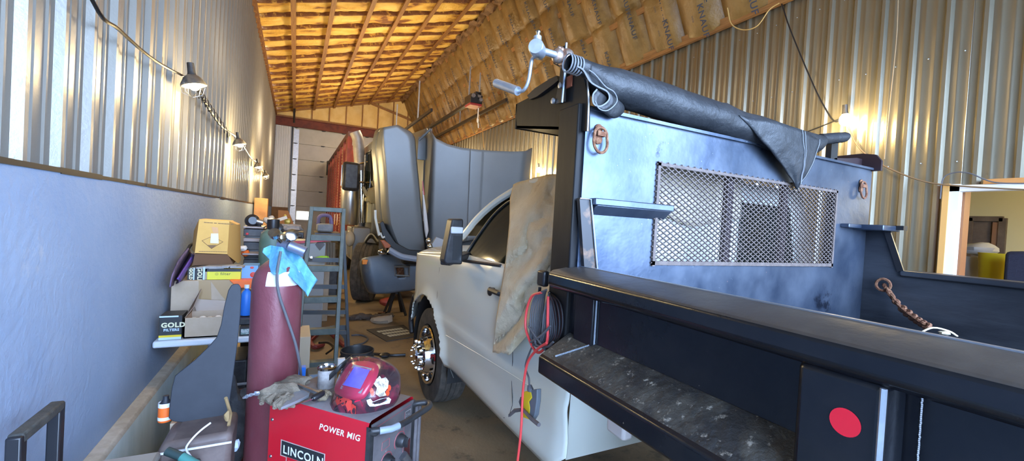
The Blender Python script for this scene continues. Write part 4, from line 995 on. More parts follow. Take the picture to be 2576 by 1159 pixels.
# black filter box at the table corner
m_fbox = mat('black carton', (.02,.022,.025), .5)
def gold_box(a, b, y, d, label, side=False, name='filter_box'):
    th = thing(name, ((a.x+b.x)/2, y, min(a.z, b.z)), label, 'box')
    x0, x1, z0, z1 = min(a.x, b.x), max(a.x, b.x), min(a.z, b.z), max(a.z, b.z); w, h = x1-x0, z1-z0
    MB().box((x0, y, z0), (x1, y+d, z1)).build('carton', m_fbox, th, bevel=.002)
    mb = MB()
    if not side:
        mb.text('GOLD', h*.27, (x0+w*.09, y-.001, z0+h*.52), (1,0,0), (0,0,1), 0, off=.002)
        mb.text('FILTERS', h*.14, (x0+w*.2, y-.001, z0+h*.36), (1,0,0), (0,0,1), 1, off=.001)
        mb.add([(x0, y-.001, z0), (x1, y-.001, z0), (x1, y-.001, z0+h*.10), (x0, y-.001, z0+h*.10)], [(0,1,2,3)], 1)
        mb.add([(x0, y-.001, z0+h*.10), (x1, y-.001, z0+h*.10), (x1, y-.001, z0+h*.19), (x0, y-.001, z0+h*.19)], [(0,1,2,3)], 2)
        mb.add([(x0, y-.001, z1-.01), (x1-.02, y-.001, z1-.01), (x1-.02, y-.001, z1), (x0, y-.001, z1)], [(0,1,2,3)], 1)
    else:
        mb.text('GOLD', w*.75, (x0+w*.2, y-.001, z0+h*.02), (0,0,1), (-1,0,0), 0, off=.001)
        mb.v = [V((p.x, p.y, p.z)) for p in mb.v]
        mb = MB(); mb.text('GOLD', w*.62, (x0+w*.28, y-.001, z1-h*.04), (0,0,-1), (1,0,0), 0, off=.0015)
        mb.add([(x1-w*.2, y-.001, z0), (x1, y-.001, z0), (x1, y-.001, z1), (x1-w*.2, y-.001, z1)], [(0,1,2,3)], 1)
    mb.build('carton_print', [MATS.get('cream print') or mat('cream print', (.7,.66,.42), .6), MATS.get('light blue print') or mat('light blue print', (.5,.62,.75), .6), m_yellow], th)
    return th
a, b = oY(401, 795, TY+.03), oY(456, 852, TY+.03); b.z = .742
gold_box(a, b, TY+.03, .17, 'black GOLD FILTERS carton on the near corner of the white table')
# open cardboard box with a raised flap
a, b = oY(463, 800, TY+.04), oY(566, 848, TY+.04)
th = thing('cardboard_box', ((a.x+b.x)/2, TY+.1, .742), 'small open cardboard box with a raised flap on the white table', 'box')
x0, x1, z1 = a.x, b.x+.02, a.z
MB().box((x0, TY+.04, .742), (x1, TY+.046, z1)).box((x0, TY+.26, .742), (x1, TY+.266, z1)).box((x0, TY+.04, .742), (x0+.006, TY+.266, z1)).box((x1-.006, TY+.04, .742), (x1, TY+.266, z1)).box((x0, TY+.04, .742), (x1, TY+.266, .75)).build('carton', m_card, th)
f = [V((x0+.03, TY+.266, z1)), V((x1, TY+.266, z1)), oY(580, 757, TY+.3), oY(484, 751, TY+.3)]
MB().prism(f, (0, .005, 0)).build('flap', mat('greyish cardboard', (.36,.31,.27), .85), th)
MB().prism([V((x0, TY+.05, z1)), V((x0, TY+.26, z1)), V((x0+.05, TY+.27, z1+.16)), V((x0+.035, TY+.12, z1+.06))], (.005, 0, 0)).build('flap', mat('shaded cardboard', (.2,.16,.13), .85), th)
mb = MB()
for i in range(6): mb.ball((x0+.05+i*.045, TY+.07+.03*(i % 2), z1-.012), .02, 8, 0, (1,1,.5))
mb.build('contents', m_trimw, th)
# big cardboard box behind
a, b = oY(427, 706, TY+.33), oY(597, 850, TY+.33)
th = thing('cardboard_box', ((a.x+b.x)/2, TY+.5, .742), 'large taped cardboard box standing behind the small open one', 'box')
MB().box((-.775, TY+.33, .742), (b.x, TY+.75, a.z)).build('carton', m_card, th, bevel=.003)
ta, tb_ = oY(500, 706, TY+.325), oY(535, 760, TY+.325)
MB().prism([oY(500, 704, TY+.325), oY(530, 704, TY+.325), oY(532, 760, TY+.325), oY(500, 760, TY+.325)], (0, .003, 0)).prism([oY(528, 704, TY+.324), oY(590, 704, TY+.324), oY(580, 768, TY+.324), oY(556, 742, TY+.324)], (0, .002, 0)).build('packing_tape', m_tape, th)
TB = a.z   # top of the big box
# things stacked on it
def boxpx(name, x0, y0, x1, y1, Y, d, m, label, cat='box', bevel=.003, base=None):
    a, b = oY(x0, y0, Y), oY(x1, y1, Y); z0 = b.z if base is None else base
    th = thing(name, ((a.x+b.x)/2, Y, z0), label, cat)
    MB().box((a.x, Y, z0), (b.x, Y+d, a.z)).build('carton', m, th, bevel=bevel); return th, a, b
a, b = oY(480, 672, TY+.36), oY(512, 704, TY+.36); b.z = TB
a1, b1 = oY(472, 674, TY+.36), oY(489, 704, TY+.36); b1.z = TB+.001
gold_box(a1, b1, TY+.36, .2, 'black GOLD carton on its side on the large box, nearer the wall', True)
a2, b2_ = oY(491, 672, TY+.36), oY(515, 704, TY+.36); b2_.z = TB+.001
gold_box(a2, b2_, TY+.36, .2, 'black GOLD carton on its side on the large box, beside the yellow filter box', True)
th, a, b = boxpx('filter_box', 521, 680, 605, 705, TY+.36, .25, mat('bright yellow carton', (.72,.66,.04), .5), 'bright yellow filter box under the orange carton', base=TB+.001)
MB().text('⊙ filter', .03, (a.x+.05, TY+.358, a.z-.035), (1,0,0), (0,0,1), 0).box((a.x, TY+.355, a.z-.008), (b.x, TY+.36, a.z+.012), 0).build('carton_print', m_fbox, th)
th, a, b = boxpx('carton', 512, 683, 521, 705, TY+.37, .2, m_card, 'thin brown carton squeezed left of the yellow filter box', base=TB+.001)
# orange hazard carton with cut corners
Yo = TY+.42
pts_f = [(501, 551), (582, 558), (596, 566), (599, 600), (594, 642), (585, 646), (572, 641), (487, 637), (484, 620), (487, 590)]
th = thing('hazard_carton', tuple(oY(540, 665, Yo)), 'orange-yellow octagonal carton with a diamond label on top of the pile', 'box')
MB().prism([oY(x, y, Yo) for x, y in [(501, 551), (577, 556), (572, 639), (490, 636)]], (0, .25, 0)).build('front_face', m_cardy, th)
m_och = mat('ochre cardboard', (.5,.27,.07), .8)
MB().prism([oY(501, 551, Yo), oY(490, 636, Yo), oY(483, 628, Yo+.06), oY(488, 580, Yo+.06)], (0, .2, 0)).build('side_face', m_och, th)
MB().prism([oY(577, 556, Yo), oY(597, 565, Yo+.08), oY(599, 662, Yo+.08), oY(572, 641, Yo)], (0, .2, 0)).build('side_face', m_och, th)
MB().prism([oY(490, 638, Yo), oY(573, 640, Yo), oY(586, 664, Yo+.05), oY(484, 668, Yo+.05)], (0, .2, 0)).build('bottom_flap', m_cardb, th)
mb = MB()
dm = [oY(534, 594, Yo-.002), oY(561, 608, Yo-.002), oY(532, 625, Yo-.002), oY(508, 605, Yo-.002)]
mb.tube(dm, .0022, 4, closed=True).add([oY(520, 616, Yo-.002), oY(545, 616, Yo-.002), oY(532, 625, Yo-.002)], [(0,1,2)])
mb.text('· ▬▬▬ ▬ ▬▬▬▬ ▬', .018, oY(508, 560, Yo-.002), (1,0,-.03), (0,0,1)).text('▬▬▬▬▬▬▬▬▬▬▬▬', .014, oY(500, 633, Yo-.002), (1,0,0), (0,0,1))
mb.build('carton_print', mat('brown print', (.2,.11,.05), .7), th)
MB().prism([oY(532, 570, Yo-.003), oY(548, 572, Yo-.003), oY(550, 586, Yo-.003), oY(536, 586, Yo-.003)], (0, .002, 0)).build('top_label', mat('peach label', (.65,.36,.16), .6), th)
MB().prism([oY(531, 587, Yo-.004), oY(549, 587, Yo-.004), oY(550, 612, Yo-.004), oY(529, 611, Yo-.004)], (0, .002, 0)).build('white_label', m_lblwhite, th)
# papers between
mb = MB()
for i in range(7):
    p = oY(500+i*16, 676-i*.6, TY+.35); mb.obox(p+V((0, .06, .004*(i % 3))), (.045, .01*(i % 2), .004*nz(i*3)), (.01, .05, 0), (0, 0, .006))
tag(mb.build('paper_stack', mat('grey paper', (.32,.31,.3), .8)), 'crumpled grey papers between the orange carton and the boxes below', 'papers')
# blue box, orange tray, yellow small, etc to the right
th, a, b = boxpx('blue_carton', 608, 668, 648, 700, TY+.42, .2, mat('sky blue carton', (.16,.36,.72), .5), 'light blue carton with a red spot behind the boxes, left of the cylinder', base=None)
MB().ball((a.x+.07, TY+.42, a.z-.015), .014, 10, 0, (1, .2, .7)).ball((a.x+.08, TY+.42, b.z+.03), .022, 10, 0, (1,.2,1)).build('carton_print', mat('red print', (.55,.08,.06), .6), th)
tag(MB().box((oY(608, 700, TY+.45).x, TY+.45, .742), (oY(652, 722, TY+.45).x, TY+.7, oY(608, 702, TY+.45).z)).build('parts_bin', m_card), 'brown carton under the light blue carton', 'box')
a, b = oY(579, 706, TY+.30), oY(640, 723, TY+.30)
tag(MB().prism([oY(577, 705, TY+.30), oY(645, 705, TY+.30), oY(645, 723, TY+.30), oY(600, 725, TY+.30)], (0, .25, 0)).build('orange_tray', m_orange, bevel=.004), 'bright orange tray on the pile, left of the maroon cylinder', 'tray')
tag(MB().grid(lambda u, v: oY(600+40*u, 738-14*math.sin(1.6*u)+5*v+2*math.sin(u*9), TY+.26+.1*v), 12, 6).build('tan_glove', mat('tan leather glove', (.5,.27,.13), .8), thick=.012), 'tan leather glove under the orange tray', 'glove')
a = oY(618, 792, TY+.2)
th = thing('spray_bottle', tuple(a), 'blue plastic bottle between the grey mud guard and the maroon cylinder', 'bottle')
MB().lathe([(0, 0), (.038, 0), (.04, .01), (.04, .13), (.03, .17), (.014, .19), (.014, .2)], (a.x, a.y, .742+.11), n=20).build('bottle_body', m_blue, th)
MB().lathe([(.017, .2), (.017, .225), (0, .227)], (a.x, a.y, .742+.11), n=14).build('bottle_cap', m_trimw, th)
tag(MB().box((oY(600, 800, TY+.1).x, TY+.1, .80), (-.2, TY+.3, .845)).build('dark_case', m_blackpl, bevel=.005), 'dark flat case under the blue bottle', 'case')
a, b = oY(603, 808, TY+.02), oY(640, 846, TY+.02)
th = thing('battery_box', (a.x, TY+.05, .742), 'white labelled dark box on the table edge, right of the grey mud guard', 'box')
MB().box((a.x, TY+.02, .742), (a.x+.22, TY+.2, .80)).build('carton', m_fbox, th)
MB().box((a.x+.01, TY+.016, .752), (a.x+.13, TY+.02, .79)).build('carton_label', mat('pale label', (.5,.55,.55), .6, 0, (.2,.3,.28), 60, (.5,.55)), th)
# purple umbrella / nylon hanging at the wall
um = thing('umbrella', (-.74, 3.75, 1.1), 'folded purple and grey umbrella leaning against the blue wall beside the orange carton', 'umbrella')
def uml(u, v):
    a = V((468-40*v-8*math.sin(3*v), 622+100*v, 0)); b = V((490-25*v**1.3, 640+62*v, 0)); q = a.lerp(b, u)
    if v < .3: q.x += (1-v/.3)*10*(.5-u)
    p = oX(q.x, q.y, -.735); return oX(q.x, q.y, -.74+.035*math.sin(u*9+v*2)*1+.02*u) 
MB().grid(uml, 24, 20).build('canopy', m_purple, um, thick=.006)
MB().grid(lambda u, v: oX(lerp(448, 490, v)+6*u-2, lerp(705, 640, v)+6*u-4, -.69), 4, 14).build('canopy_trim', mat('violet nylon', (.13,.07,.35), .6), um, thick=.008)
h = oX(494, 606, -.70)
MB().tube([h+V((0, .035*math.cos(k*math.pi/8), .022*math.sin(k*math.pi/8)+.008*math.cos(k*math.pi/8))) for k in range(16)], .008, 8, closed=True).tube([h+V((0,-.04,-.01)), oX(478, 618, -.71), oX(470, 632, -.72)], .012, 8).build('handle', m_black, um)
# ---- shelf of parts bins beyond ----
SY = 4.62
rk = thing('parts_rack', tuple(oY(640, 690, SY)), 'rack of black and grey parts drawers against the blue wall beyond the table', 'rack')
m_strip = mat('grey drawer lip', (.26,.23,.23), .6)
lv = [(568, 575), (575, 595), (598, 608), (608, 628), (632, 640), (640, 648), (652, 668)]
for i, (y0, y1) in enumerate(lv):
    a, b = oY(613, y0, SY), oY(664, y1, SY)
    MB().box((a.x, SY-(.03 if i % 2 == 0 else 0), b.z), (b.x, SY+.35, a.z)).build('drawer', m_strip if i % 2 == 0 and i < 5 else m_blackpl, rk, bevel=.004)
a, b = oY(610, 636, SY-.13), oY(660, 641, SY-.13)
MB().box((a.x, SY-.16, b.z), (b.x, SY, a.z)).build('open_drawer', m_strip, rk, bevel=.003)
sf = thing('shelf_bench', (-.04, 4.9, 0), 'narrow dark metal bench behind the cylinder valve carrying greasy castings', 'bench')
zz = oY(715, 588, 4.75).z
MB().box((-.19, 4.75, zz-.025), (.0, 5.15, zz)).build('bench_top', m_blackpl, sf)
for x_ in (-.17, -.02): MB().box((x_-.012, 5.11, 0), (x_+.012, 5.14, zz-.02)).build('leg', m_black, sf)
MB().box((oY(613, 600, SY).x+.01, SY+.02, .0), (oY(664, 600, SY).x-.01, SY+.4, oY(640, 576, SY).z)).build('rack_body', m_black, rk)
a = oY(622, 588, SY-.003); MB().ball(tuple(a), .012, 8, 0, (1,.3,1)).build('red_badge', mat('red badge', (.5,.03,.04), .5), rk)
a, b = oY(608, 626, SY-.1), oY(622, 640, SY-.1)
tag(MB().ball((a+b)/2+V((.01,0,-.012)), .035, 10, 0, (1,1,.8), .3).build('orange_part', m_orange), 'small orange part lying on the rack of drawers', 'part')
tag(MB().ball((a+b)/2+V((-.01,-.03,.035)), .04, 10, 0, (1,1,.6), .3).build('white_cup', m_trimw), 'small white crumpled cup on the rack of drawers', 'cup')
# clutter on the rack
def lump(name, x, y, Y, r, m, label, cat, sc=(1,1,1), b=.5, seed=0): 
    return tag(MB().ball(oY(x, y, Y), r, 14, 0, sc, b, seed).build(name, m), label, cat)
p = oY(632, 556, SY)
tag(MB().lathe([(.0, 0), (.045, 0), (.06, .01), (.06, .05), (.035, .07), (0, .07)], p+V((0,.05,.0)), (0.2,-1,.1), 24).build('tape_reel', m_black), 'round black reel on top of the rack by the wall', 'reel')
q = oY(624, 562, SY-.09); 
th = thing('impact_wrench', tuple(oY(650, 566, SY)), 'black and grey air wrench beside the black reel', 'wrench')
MB().tube([oY(646, 556, SY), oY(662, 560, SY)], .026, 12).build('body', m_steel, th); MB().tube([oY(650, 560, SY), oY(652, 572, SY)], .02, 8).build('grip', m_black, th)
for i, (x, y, r) in enumerate(((670, 553, .028), (683, 549, .028), (695, 556, .022))):
    tag(MB().ball(oY(x, y, SY+.1), r, 12, 0, (1,1,1), .15).tube([oY(x, y+4, SY+.1), oY(x+8, y+14, SY+.15)], .014, 8).build('ball_joint', mat('tan cast part', (.42,.34,.26), .6) if i == 0 else MATS['tan cast part']), ('pale round-ended part at the left of the clutter', 'pale round-ended part in the middle of the clutter', 'smaller pale round-ended part right of the middle one')[i]+' above the rack', 'part', 'ball ended parts on the rack')
tag(MB().beam(oY(690, 556, SY+.15), oY(722, 546, SY+.15), .02, .03).build('wooden_stick', mat('pale stick', (.5,.42,.32), .7)), 'pale stick pointing up right in the clutter above the rack', 'stick')
for i, (x, y, r) in enumerate(((724, 557, .032), (709, 578, .028), (718, 543, .016))):
    tag(MB().ball(oY(x, y, SY+.2), r, 12, 0, (1,1,1), .2, i).build('brass_fitting', MATS.get('dull brass') or mat('dull brass', (.45,.30,.05), .5, .3)), ('largest dull brass fitting in the clutter left of the far window', 'dull brass fitting lower left of the largest', 'small brass knob above the largest fitting')[i], 'fitting')
lump('dark_rag', 692, 575, SY-.1, .065, m_blackpl, 'dark crumpled rag behind the cylinder valve', 'rag', (1,.7,.8), .8, 3)
lump('dirty_part', 730, 572, SY+.1, .075, mat('brown grey casting', (.22,.17,.14), .7, 0, (.3,.25,.2), 20), 'brown grey casting on the shelf left of the ladder', 'casting', (1.5,.6,.5), .7, 9)
lump('dirty_part', 672, 590, SY-.1, .045, MATS['brown grey casting'], 'small brown grey casting above the green cylinder', 'casting', (1,.6,1.1), .7, 4)
# green cylinder
GY = 4.42; a = oY(686, 600, GY)
gc = thing('green_gas_cylinder', (a.x, GY, 0), 'dusty green gas cylinder standing behind the maroon one', 'gas cylinder')
MB().lathe([(0, 0), (.10, 0), (.105, .02), (.105, 1.36), (.095, 1.42), (.06, 1.46), (.04, 1.47)], (a.x, GY, 0), n=32).build('cylinder_body', mat('dusty green paint', (.07,.13,.11), .5, 0, (.12,.18,.16), 8), gc)
MB().lathe([(.045, 1.46), (.05, 1.50), (.05, 1.56), (0, 1.57)], (a.x, GY, 0), n=16).build('valve_cap', m_black, gc)
# grey cabinet with red-lipped toolbox behind the ladder
cb2 = thing('tool_cabinet', tuple(oY(760, 690, 6.2)), 'light grey metal cabinet behind the ladder', 'cabinet')
a, b = oY(735, 608, 6.2), oY(815, 706, 6.2)
MB().box((a.x, 6.2, 0), (b.x, 6.9, a.z)).build('body', mat('pale grey enamel', (.33,.36,.38), .5), cb2, bevel=.01)
a1, b1 = oY(740, 596, 6.15), oY(833, 604, 6.15)
MB().beam(oY(735, 610, 6.15), oY(833, 603, 6.15), .03, .045, (0,1,0)).build('red_lid_edge', mat('red lid', (.5,.04,.07), .4), cb2)
mb = MB(); c = oY(805, 615, 6.19); mb.obox(c, (.03,0,.04), (0,.004,0), (-.03,0,.04)); mb.build('diamond_sticker', m_panelg, cb2)
a, b = oY(734, 583, 6.1), oY(764, 600, 6.1)
tag(MB().box((a.x, 6.15, b.z), (b.x, 6.5, a.z)).box((a.x, 6.13, b.z+.01), (b.x-.02, 6.15, b.z+.05)).build('parts_case', m_blackpl, bevel=.01), 'dark parts case on the grey cabinet, left of the ladder', 'case')
lump('yellow_green_rag', 813, 650, 6.1, .07, mat('lime cloth', (.35,.75,.05), .7), 'lime green cloth behind the ladder', 'cloth', (1.3,.6,.5), .5)
a, b = oY(815, 600, 6.95), oY(850, 700, 6.95)
tag(MB().box((a.x, 6.95, .0), (b.x-.12, 7.25, a.z)).build('wood_shelf', m_card, bevel=.01), 'brown wooden shelf end right of the grey cabinet, seen through the ladder', 'shelf')
mb = MB()
for i in range(3): mb.tube([oY(826+i*7, 610, 6.5), oY(826+i*7, 680, 6.5)], .02, 6)
tag(mb.build('pipe_bundle', mat('brown bar stock', (.16,.12,.08), .6)), 'bundle of brown bars against the shelf behind the ladder', 'bars')
# low things on the floor behind the ladder
a = oZ(805, 760, 0)
tag(MB().lathe([(0, 0), (.32, 0), (.36, .04), (.38, .12), (.36, .12), (.33, .03), (0, .02)], (a.x, a.y+.2, .0), n=28).build('drain_pan', m_blackpl), 'round black drain pan on the floor behind the ladder', 'pan')
tag(MB().lathe([(0, 0), (.15, 0), (.12, .2), (.09, .22), (0, .22)], (a.x+.3, a.y+.95, 0), n=20).build('cast_hub', m_rust), 'rusty hub on the floor behind the drain pan', 'hub')
js = thing('red_jack', tuple(oZ(786, 795, 0)), 'red jack standing upright behind the ladder, left side', 'jack')
p = oZ(786, 795, 0)
MB().box((p.x-.03, p.y-.03, .03), (p.x+.03, p.y+.03, .62)).build('jack_post', mat('red jack paint', (.55,.03,.04), .4), js)
MB().box((p.x-.12, p.y-.1, 0), (p.x+.12, p.y+.1, .03)).box((p.x-.07, p.y-.07, .45), (p.x+.05, p.y+.05, .58)).build('jack_base', m_black, js)
for k, (x, y, w) in enumerate(((770, 700, 60), (830, 690, 46))):
    a = oY(x, y, 7.4); tag(MB().box((a.x-.2, 7.8+.5*k, .0), (a.x+.2, 8.1+.5*k, a.z+.1)).build('machine_crate', m_blackpl, bevel=.02), ('dark machine part crate seen through the ladder, left one', 'dark crate seen through the ladder, right one near the tyre')[k], 'crate')
a = oZ(780, 790, 0)
tag(MB().ball((a.x+.3, a.y, .03), .25, 14, 0, (1.3,.6,.2), .6).build('oily_rags', mat('oily brown cloth', (.06,.045,.035), .9)), 'oily brown rags on the floor between the red jack and the pan', 'rags')
tag(MB().beam(oZ(795, 790, .03), oZ(866, 793, .03), .03, .03).build('wood_stick', mat('pale wood', (.45,.36,.24), .7)), 'pale wooden stick on the floor by the ladder', 'stick')
mb = MB()
for i in range(9):
    q = oZ(890+i*11, 797+4*nz(i*2.3), .04); mb.ball(q, .09, 9, 0, (1,.7,.5), .8, i)
tag(mb.build('suspension_parts', mat('greasy brown parts', (.07,.05,.04), .7)), 'greasy pile of parts on the floor in front of the semi tyre', 'parts')
tag(MB().beam(oZ(950, 789, .05), oZ(975, 786, .05), .03, .03).build('chrome_socket_bar', m_chrome2), 'shiny bar lying on the floor before the semi bumper', 'bar')
tag(MB().ball(oZ(965, 803, .05), .13, 10, 0, (1.4,.7,.45), .6).build('beige_rag', mat('beige rag', (.35,.27,.19), .9)), 'beige rag on the floor right of the greasy parts', 'rag')
p = oZ(1003, 800, 0)
js = thing('jack_stand', tuple(p), 'black jack stand under the semi bumper', 'jack stand')
for dx, dy in ((-.15,-.15), (.15,-.15), (-.15,.15), (.15,.15)): MB().beam((p.x+dx, p.y+dy+.3, 0), (p.x+dx*.2, p.y+dy*.2+.3, .42), .05, .02).build('leg', m_black, js)
MB().box((p.x-.05, p.y+.25, .35), (p.x+.05, p.y+.35, .6)).build('post', m_black, js)
tag(MB().ball(oY(972, 758, 7.6), .09, 10, 0, (1.3,1,.8), .3).build('red_floor_jack', mat('faded red part', (.35,.05,.03), .6)), 'faded red jack part under the semi bumper', 'jack')
# floor mat with light lettering
M = [oZ(922, 829, .008), oZ(1015, 817, .008), oZ(1050, 846, .008), oZ(972, 858, .008)]
mt = thing('floor_mat', tuple((M[0]+M[2])/2), 'dark rectangular tray mat with pale worn lettering on the concrete floor', 'mat')
MB().prism([p-V((0,0,.007)) for p in M], (0, 0, .012)).build('mat_base', mat('dark brown mat', (.06,.05,.04), .8), mt)
mb = MB(); eu, ev = (M[1]-M[0]), (M[3]-M[0])
for r in range(3):
    for c_ in range(9):
        o_ = M[0]+eu*(.14+.075*c_+.03*r)+ev*(.24+.2*r)+V((0,0,.006)); mb.prism([o_, o_+eu*.06, o_+eu*.055+ev*.13, o_+eu*.0+ev*.12], (0, 0, .003))
mb.build('lettering', mat('worn pale lettering', (.5,.48,.38), .8), mt)
tag(MB().tube(smoothpts([oZ(884, 843, .01), oZ(905, 842, .01), oZ(925, 850, .01), oZ(915, 862, .01), oZ(890, 868, .01)], 24), .012, 6).build('extension_cord', m_greycord), 'thin grey cord looped on the floor right of the ladder', 'cord')
tag(MB().tube(smoothpts([oZ(1020, 892, .02), oZ(985, 893, .02), oZ(950, 890, .02), oZ(930, 889, .02)], 16), .016, 8).ball(oZ(968, 893, .03), .05, 8, 0, (1.3,1,.6)).build('air_hose', m_black), 'black hose on the floor left of the chrome wheel', 'hose')
mb = MB().tube([oZ(775, 862, .03), oZ(818, 826, .10), oZ(868, 870, .03)], .028, 8).tube([oZ(812, 826, .10), oZ(845, 832, .1)], .025, 8).tube(smoothpts([oZ(790, 835, .05), oZ(776, 850, .08), oZ(790, 872, .05), oZ(812, 866, .03)], 16), .03, 8)
tag(mb.build('red_hose', mat('dark red hose', (.2,.03,.03), .6)), 'dark red crossed bars and hose on the floor behind the ladder', 'hose')
# cardboard box and grey crate on the floor between cylinder and ladder
a, b = oY(752, 848, 3.9), oY(778, 925, 3.9)
tag(MB().box((a.x-.05, 3.9, 0), (b.x, 4.3, a.z)).build('floor_carton', mat('pale carton', (.55,.45,.32), .8), bevel=.004), 'tall pale carton on the floor right behind the maroon cylinder', 'box')
a, b = oY(778, 856, 3.62), oY(804, 930, 3.62)
th = thing('grey_crate', tuple(oY(790, 930, 3.7)), 'grey plastic crate with a pale blue label beside the carton', 'crate')
MB().box((a.x, 3.62, 0), (b.x+.04, 3.85, .36)).build('crate_body', mat('grey crate plastic', (.10,.11,.115), .6), th, bevel=.01)
MB().box((a.x+.01, 3.60, .24), (b.x+.04, 3.62, .38)).build('crate_label', mat('dusty blue label', (.22,.28,.36), .7), th)
mb = MB()
for i in range(4): mb.box((a.x+.01, 3.61, .03+i*.05), (b.x+.03, 3.622, .055+i*.05))
mb.build('crate_slots', m_black, th)
tag(MB().tube(smoothpts([oZ(803, 862, .3), oZ(825, 862, .25), oZ(838, 875, .1), oZ(820, 890, .02)], 16), .012, 6).build('extension_cord', m_black), 'short black cord looping from the grey crate', 'cord')
# ---- A-frame ladder ----
ld = thing('step_ladder', (.28, 4.5, 0), 'grey-green fibreglass step ladder standing open in the aisle', 'ladder')
def lad(x, y, Y): return oY(x, y, Y)
YT_, YBm = 4.62, 4.15
tl, trr = oY(780, 524, YT_), oY(866, 530, YT_)
def yl(z): return lerp(YBm, YT_, max(0, z)/1.69)
fl_b = V((tl.x-.125, YBm, 0)); fr_b = V((trr.x+.0, YBm, 0))
tlf = V((tl.x+.012, YT_-.06, 1.69)); trf = V((trr.x-.012, YT_-.06, 1.69))
frb = oZ(840, 960, 0); frb = V((oY(842, 940, YBm).x, YBm, 0)); flb = V((oY(738, 930, YBm).x, YBm, 0))
for nm, a, b in (('front_rail', flb, tlf), ('front_rail', frb, trf)): MB().beam(a, b, .035, .07, (0, 1, 0)).build(nm, m_ladder, ld, bevel=.004)
bl_, br_ = V((flb.x-.02, 5.35, 0)), V((frb.x+.24, 5.2, 0))
for a, b in ((bl_, tlf+V((0,.1,-.02))), (br_, trf+V((0,.1,-.02)))): MB().beam(a, b, .03, .05, (0, 1, 0)).build('rear_rail', mat('slate fibreglass', (.085,.10,.115), .6) if 'slate fibreglass' not in MATS else MATS['slate fibreglass'], ld, bevel=.003)
MB().box((tl.x, YT_-.09, 1.655), (trr.x, YT_+.10, 1.70)).build('ladder_top', m_ladder, ld, bevel=.006)
zs = [oY(810, y, YBm+.2).z for y in (582, 655, 734, 812, 893)]
zs = [1.42, 1.13, .845, .56, .275]
for z in zs:
    k = z/1.69; a = flb.lerp(tlf, k); b = frb.lerp(trf, k)
    MB().box((a.x+.015, a.y-.035, z-.045), (b.x-.015, a.y+.045, z+.012)).build('step', m_ladder, ld, bevel=.004)
for z in (1.15, .85, .55, .3):
    k = z/1.69; a = bl_.lerp(tlf+V((0,.1,0)), k); b = br_.lerp(trf+V((0,.1,0)), k)
    MB().beam((a.x, a.y, z), (b.x, b.y, z), .02, .045, (0,0,1)).build('rear_brace', MATS['slate fibreglass'], ld)
mb = MB().prism([(br_.x-.22, 5.2, .36), (br_.x-.02, 5.2, .36), (br_.x+.0, 5.2, .02), (br_.x-.04, 5.2, .02), (br_.x-.06, 5.2, .2), (br_.x-.12, 5.2, .28)], (0, .02, 0)); mb.build('foot_gusset', MATS['slate fibreglass'], ld)
mb = MB().prism([(frb.x-.19, YBm, .24), (frb.x, YBm, .24), (frb.x+.0, YBm, .0), (frb.x-.03, YBm, .0), (frb.x-.06, YBm, .12), (frb.x-.12, YBm, .19)], (0, .02, 0)); mb.build('foot_gusset', MATS['slate fibreglass'], ld)
MB().beam((tlf.x+.02, YT_-.02, 1.2), (tlf.x+.03, YT_+.2, 1.16), .02, .02).build('spreader', m_steel, ld)
# tool tote on ladder step level behind
th = thing('tool_caddy', tuple(oY(818, 585, 6.6)), 'dark tool caddy with a round handle seen between the ladder rails', 'caddy')
a, b = oY(798, 562, 6.3), oY(838, 584, 6.3)
MB().box((a.x, 6.3, b.z), (b.x, 6.6, a.z)).build('caddy_body', mat('faded dark plastic', (.14,.15,.16), .6, 0, (.2,.2,.2), 12), th, bevel=.02)
MB().tube(smoothpts([oY(800, 564, 6.4), oY(803, 546, 6.4), oY(815, 541, 6.4), oY(830, 545, 6.4), oY(834, 564, 6.4)], 16), .025, 8).build('caddy_handle', m_purple, th)
tag(MB().box((oY(792, 584, 6.3).x, 6.25, oY(792, 584, 6.3).z-.06), (oY(858, 584, 6.3).x, 6.95, oY(792, 584, 6.3).z-.003)).build('caddy_shelf', m_blackpl), 'dark shelf board carrying the tool caddy', 'shelf board')
MBX = oY(792, 584, 6.3)
# brown post, boards in far left corner
a, b = oY(640, 497, 10.5), oY(672, 545, 10.5)
tag(MB().box((a.x, 10.5, 0), (b.x, 10.8, a.z)).build('wooden_post', mat('orange brown board', (.42,.22,.08), .6, 0, (.3,.14,.05), 4), bevel=.01), 'orange brown wooden board standing near the far left corner', 'board')
tag(MB().prism([oY(700, 528, 12), oY(725, 530, 12), oY(738, 560, 12), V((oY(738, 560, 12).x, 12, 0)), V((oY(700, 560, 12).x, 12, 0))], (0, .1, 0)).build('brown_panel', mat('brown panel', (.25,.12,.05), .7)), 'tilted brown panel below the pale corrugated sheet', 'panel')
# bucket
bu = oZ(888, 945, 0); bu = V((.578, 4.2, 0))
bk = thing('bucket', tuple(bu), 'black ribbed plastic bucket on the floor in front of the ladder', 'bucket')
MB().lathe([(0, 0), (.125, 0), (.13, .01), (.138, .24), (.152, .245), (.152, .262), (.141, .268), (.142, .29), (.154, .296), (.154, .312), (.144, .318), (.145, .345), (.152, .35), (.152, .37), (.143, .372), (.137, .35), (.124, .012), (0, .008)], bu, n=40).build('bucket_body', m_blackpl, bk)
MB().tube([bu+V((.152*math.cos(a), .152*math.sin(a), .27-.05*math.sin(a*1.0)*(-1))) for a in [math.pi+k*math.pi/14 for k in range(15)]], .003, 5).build('wire_handle', m_steel, bk)
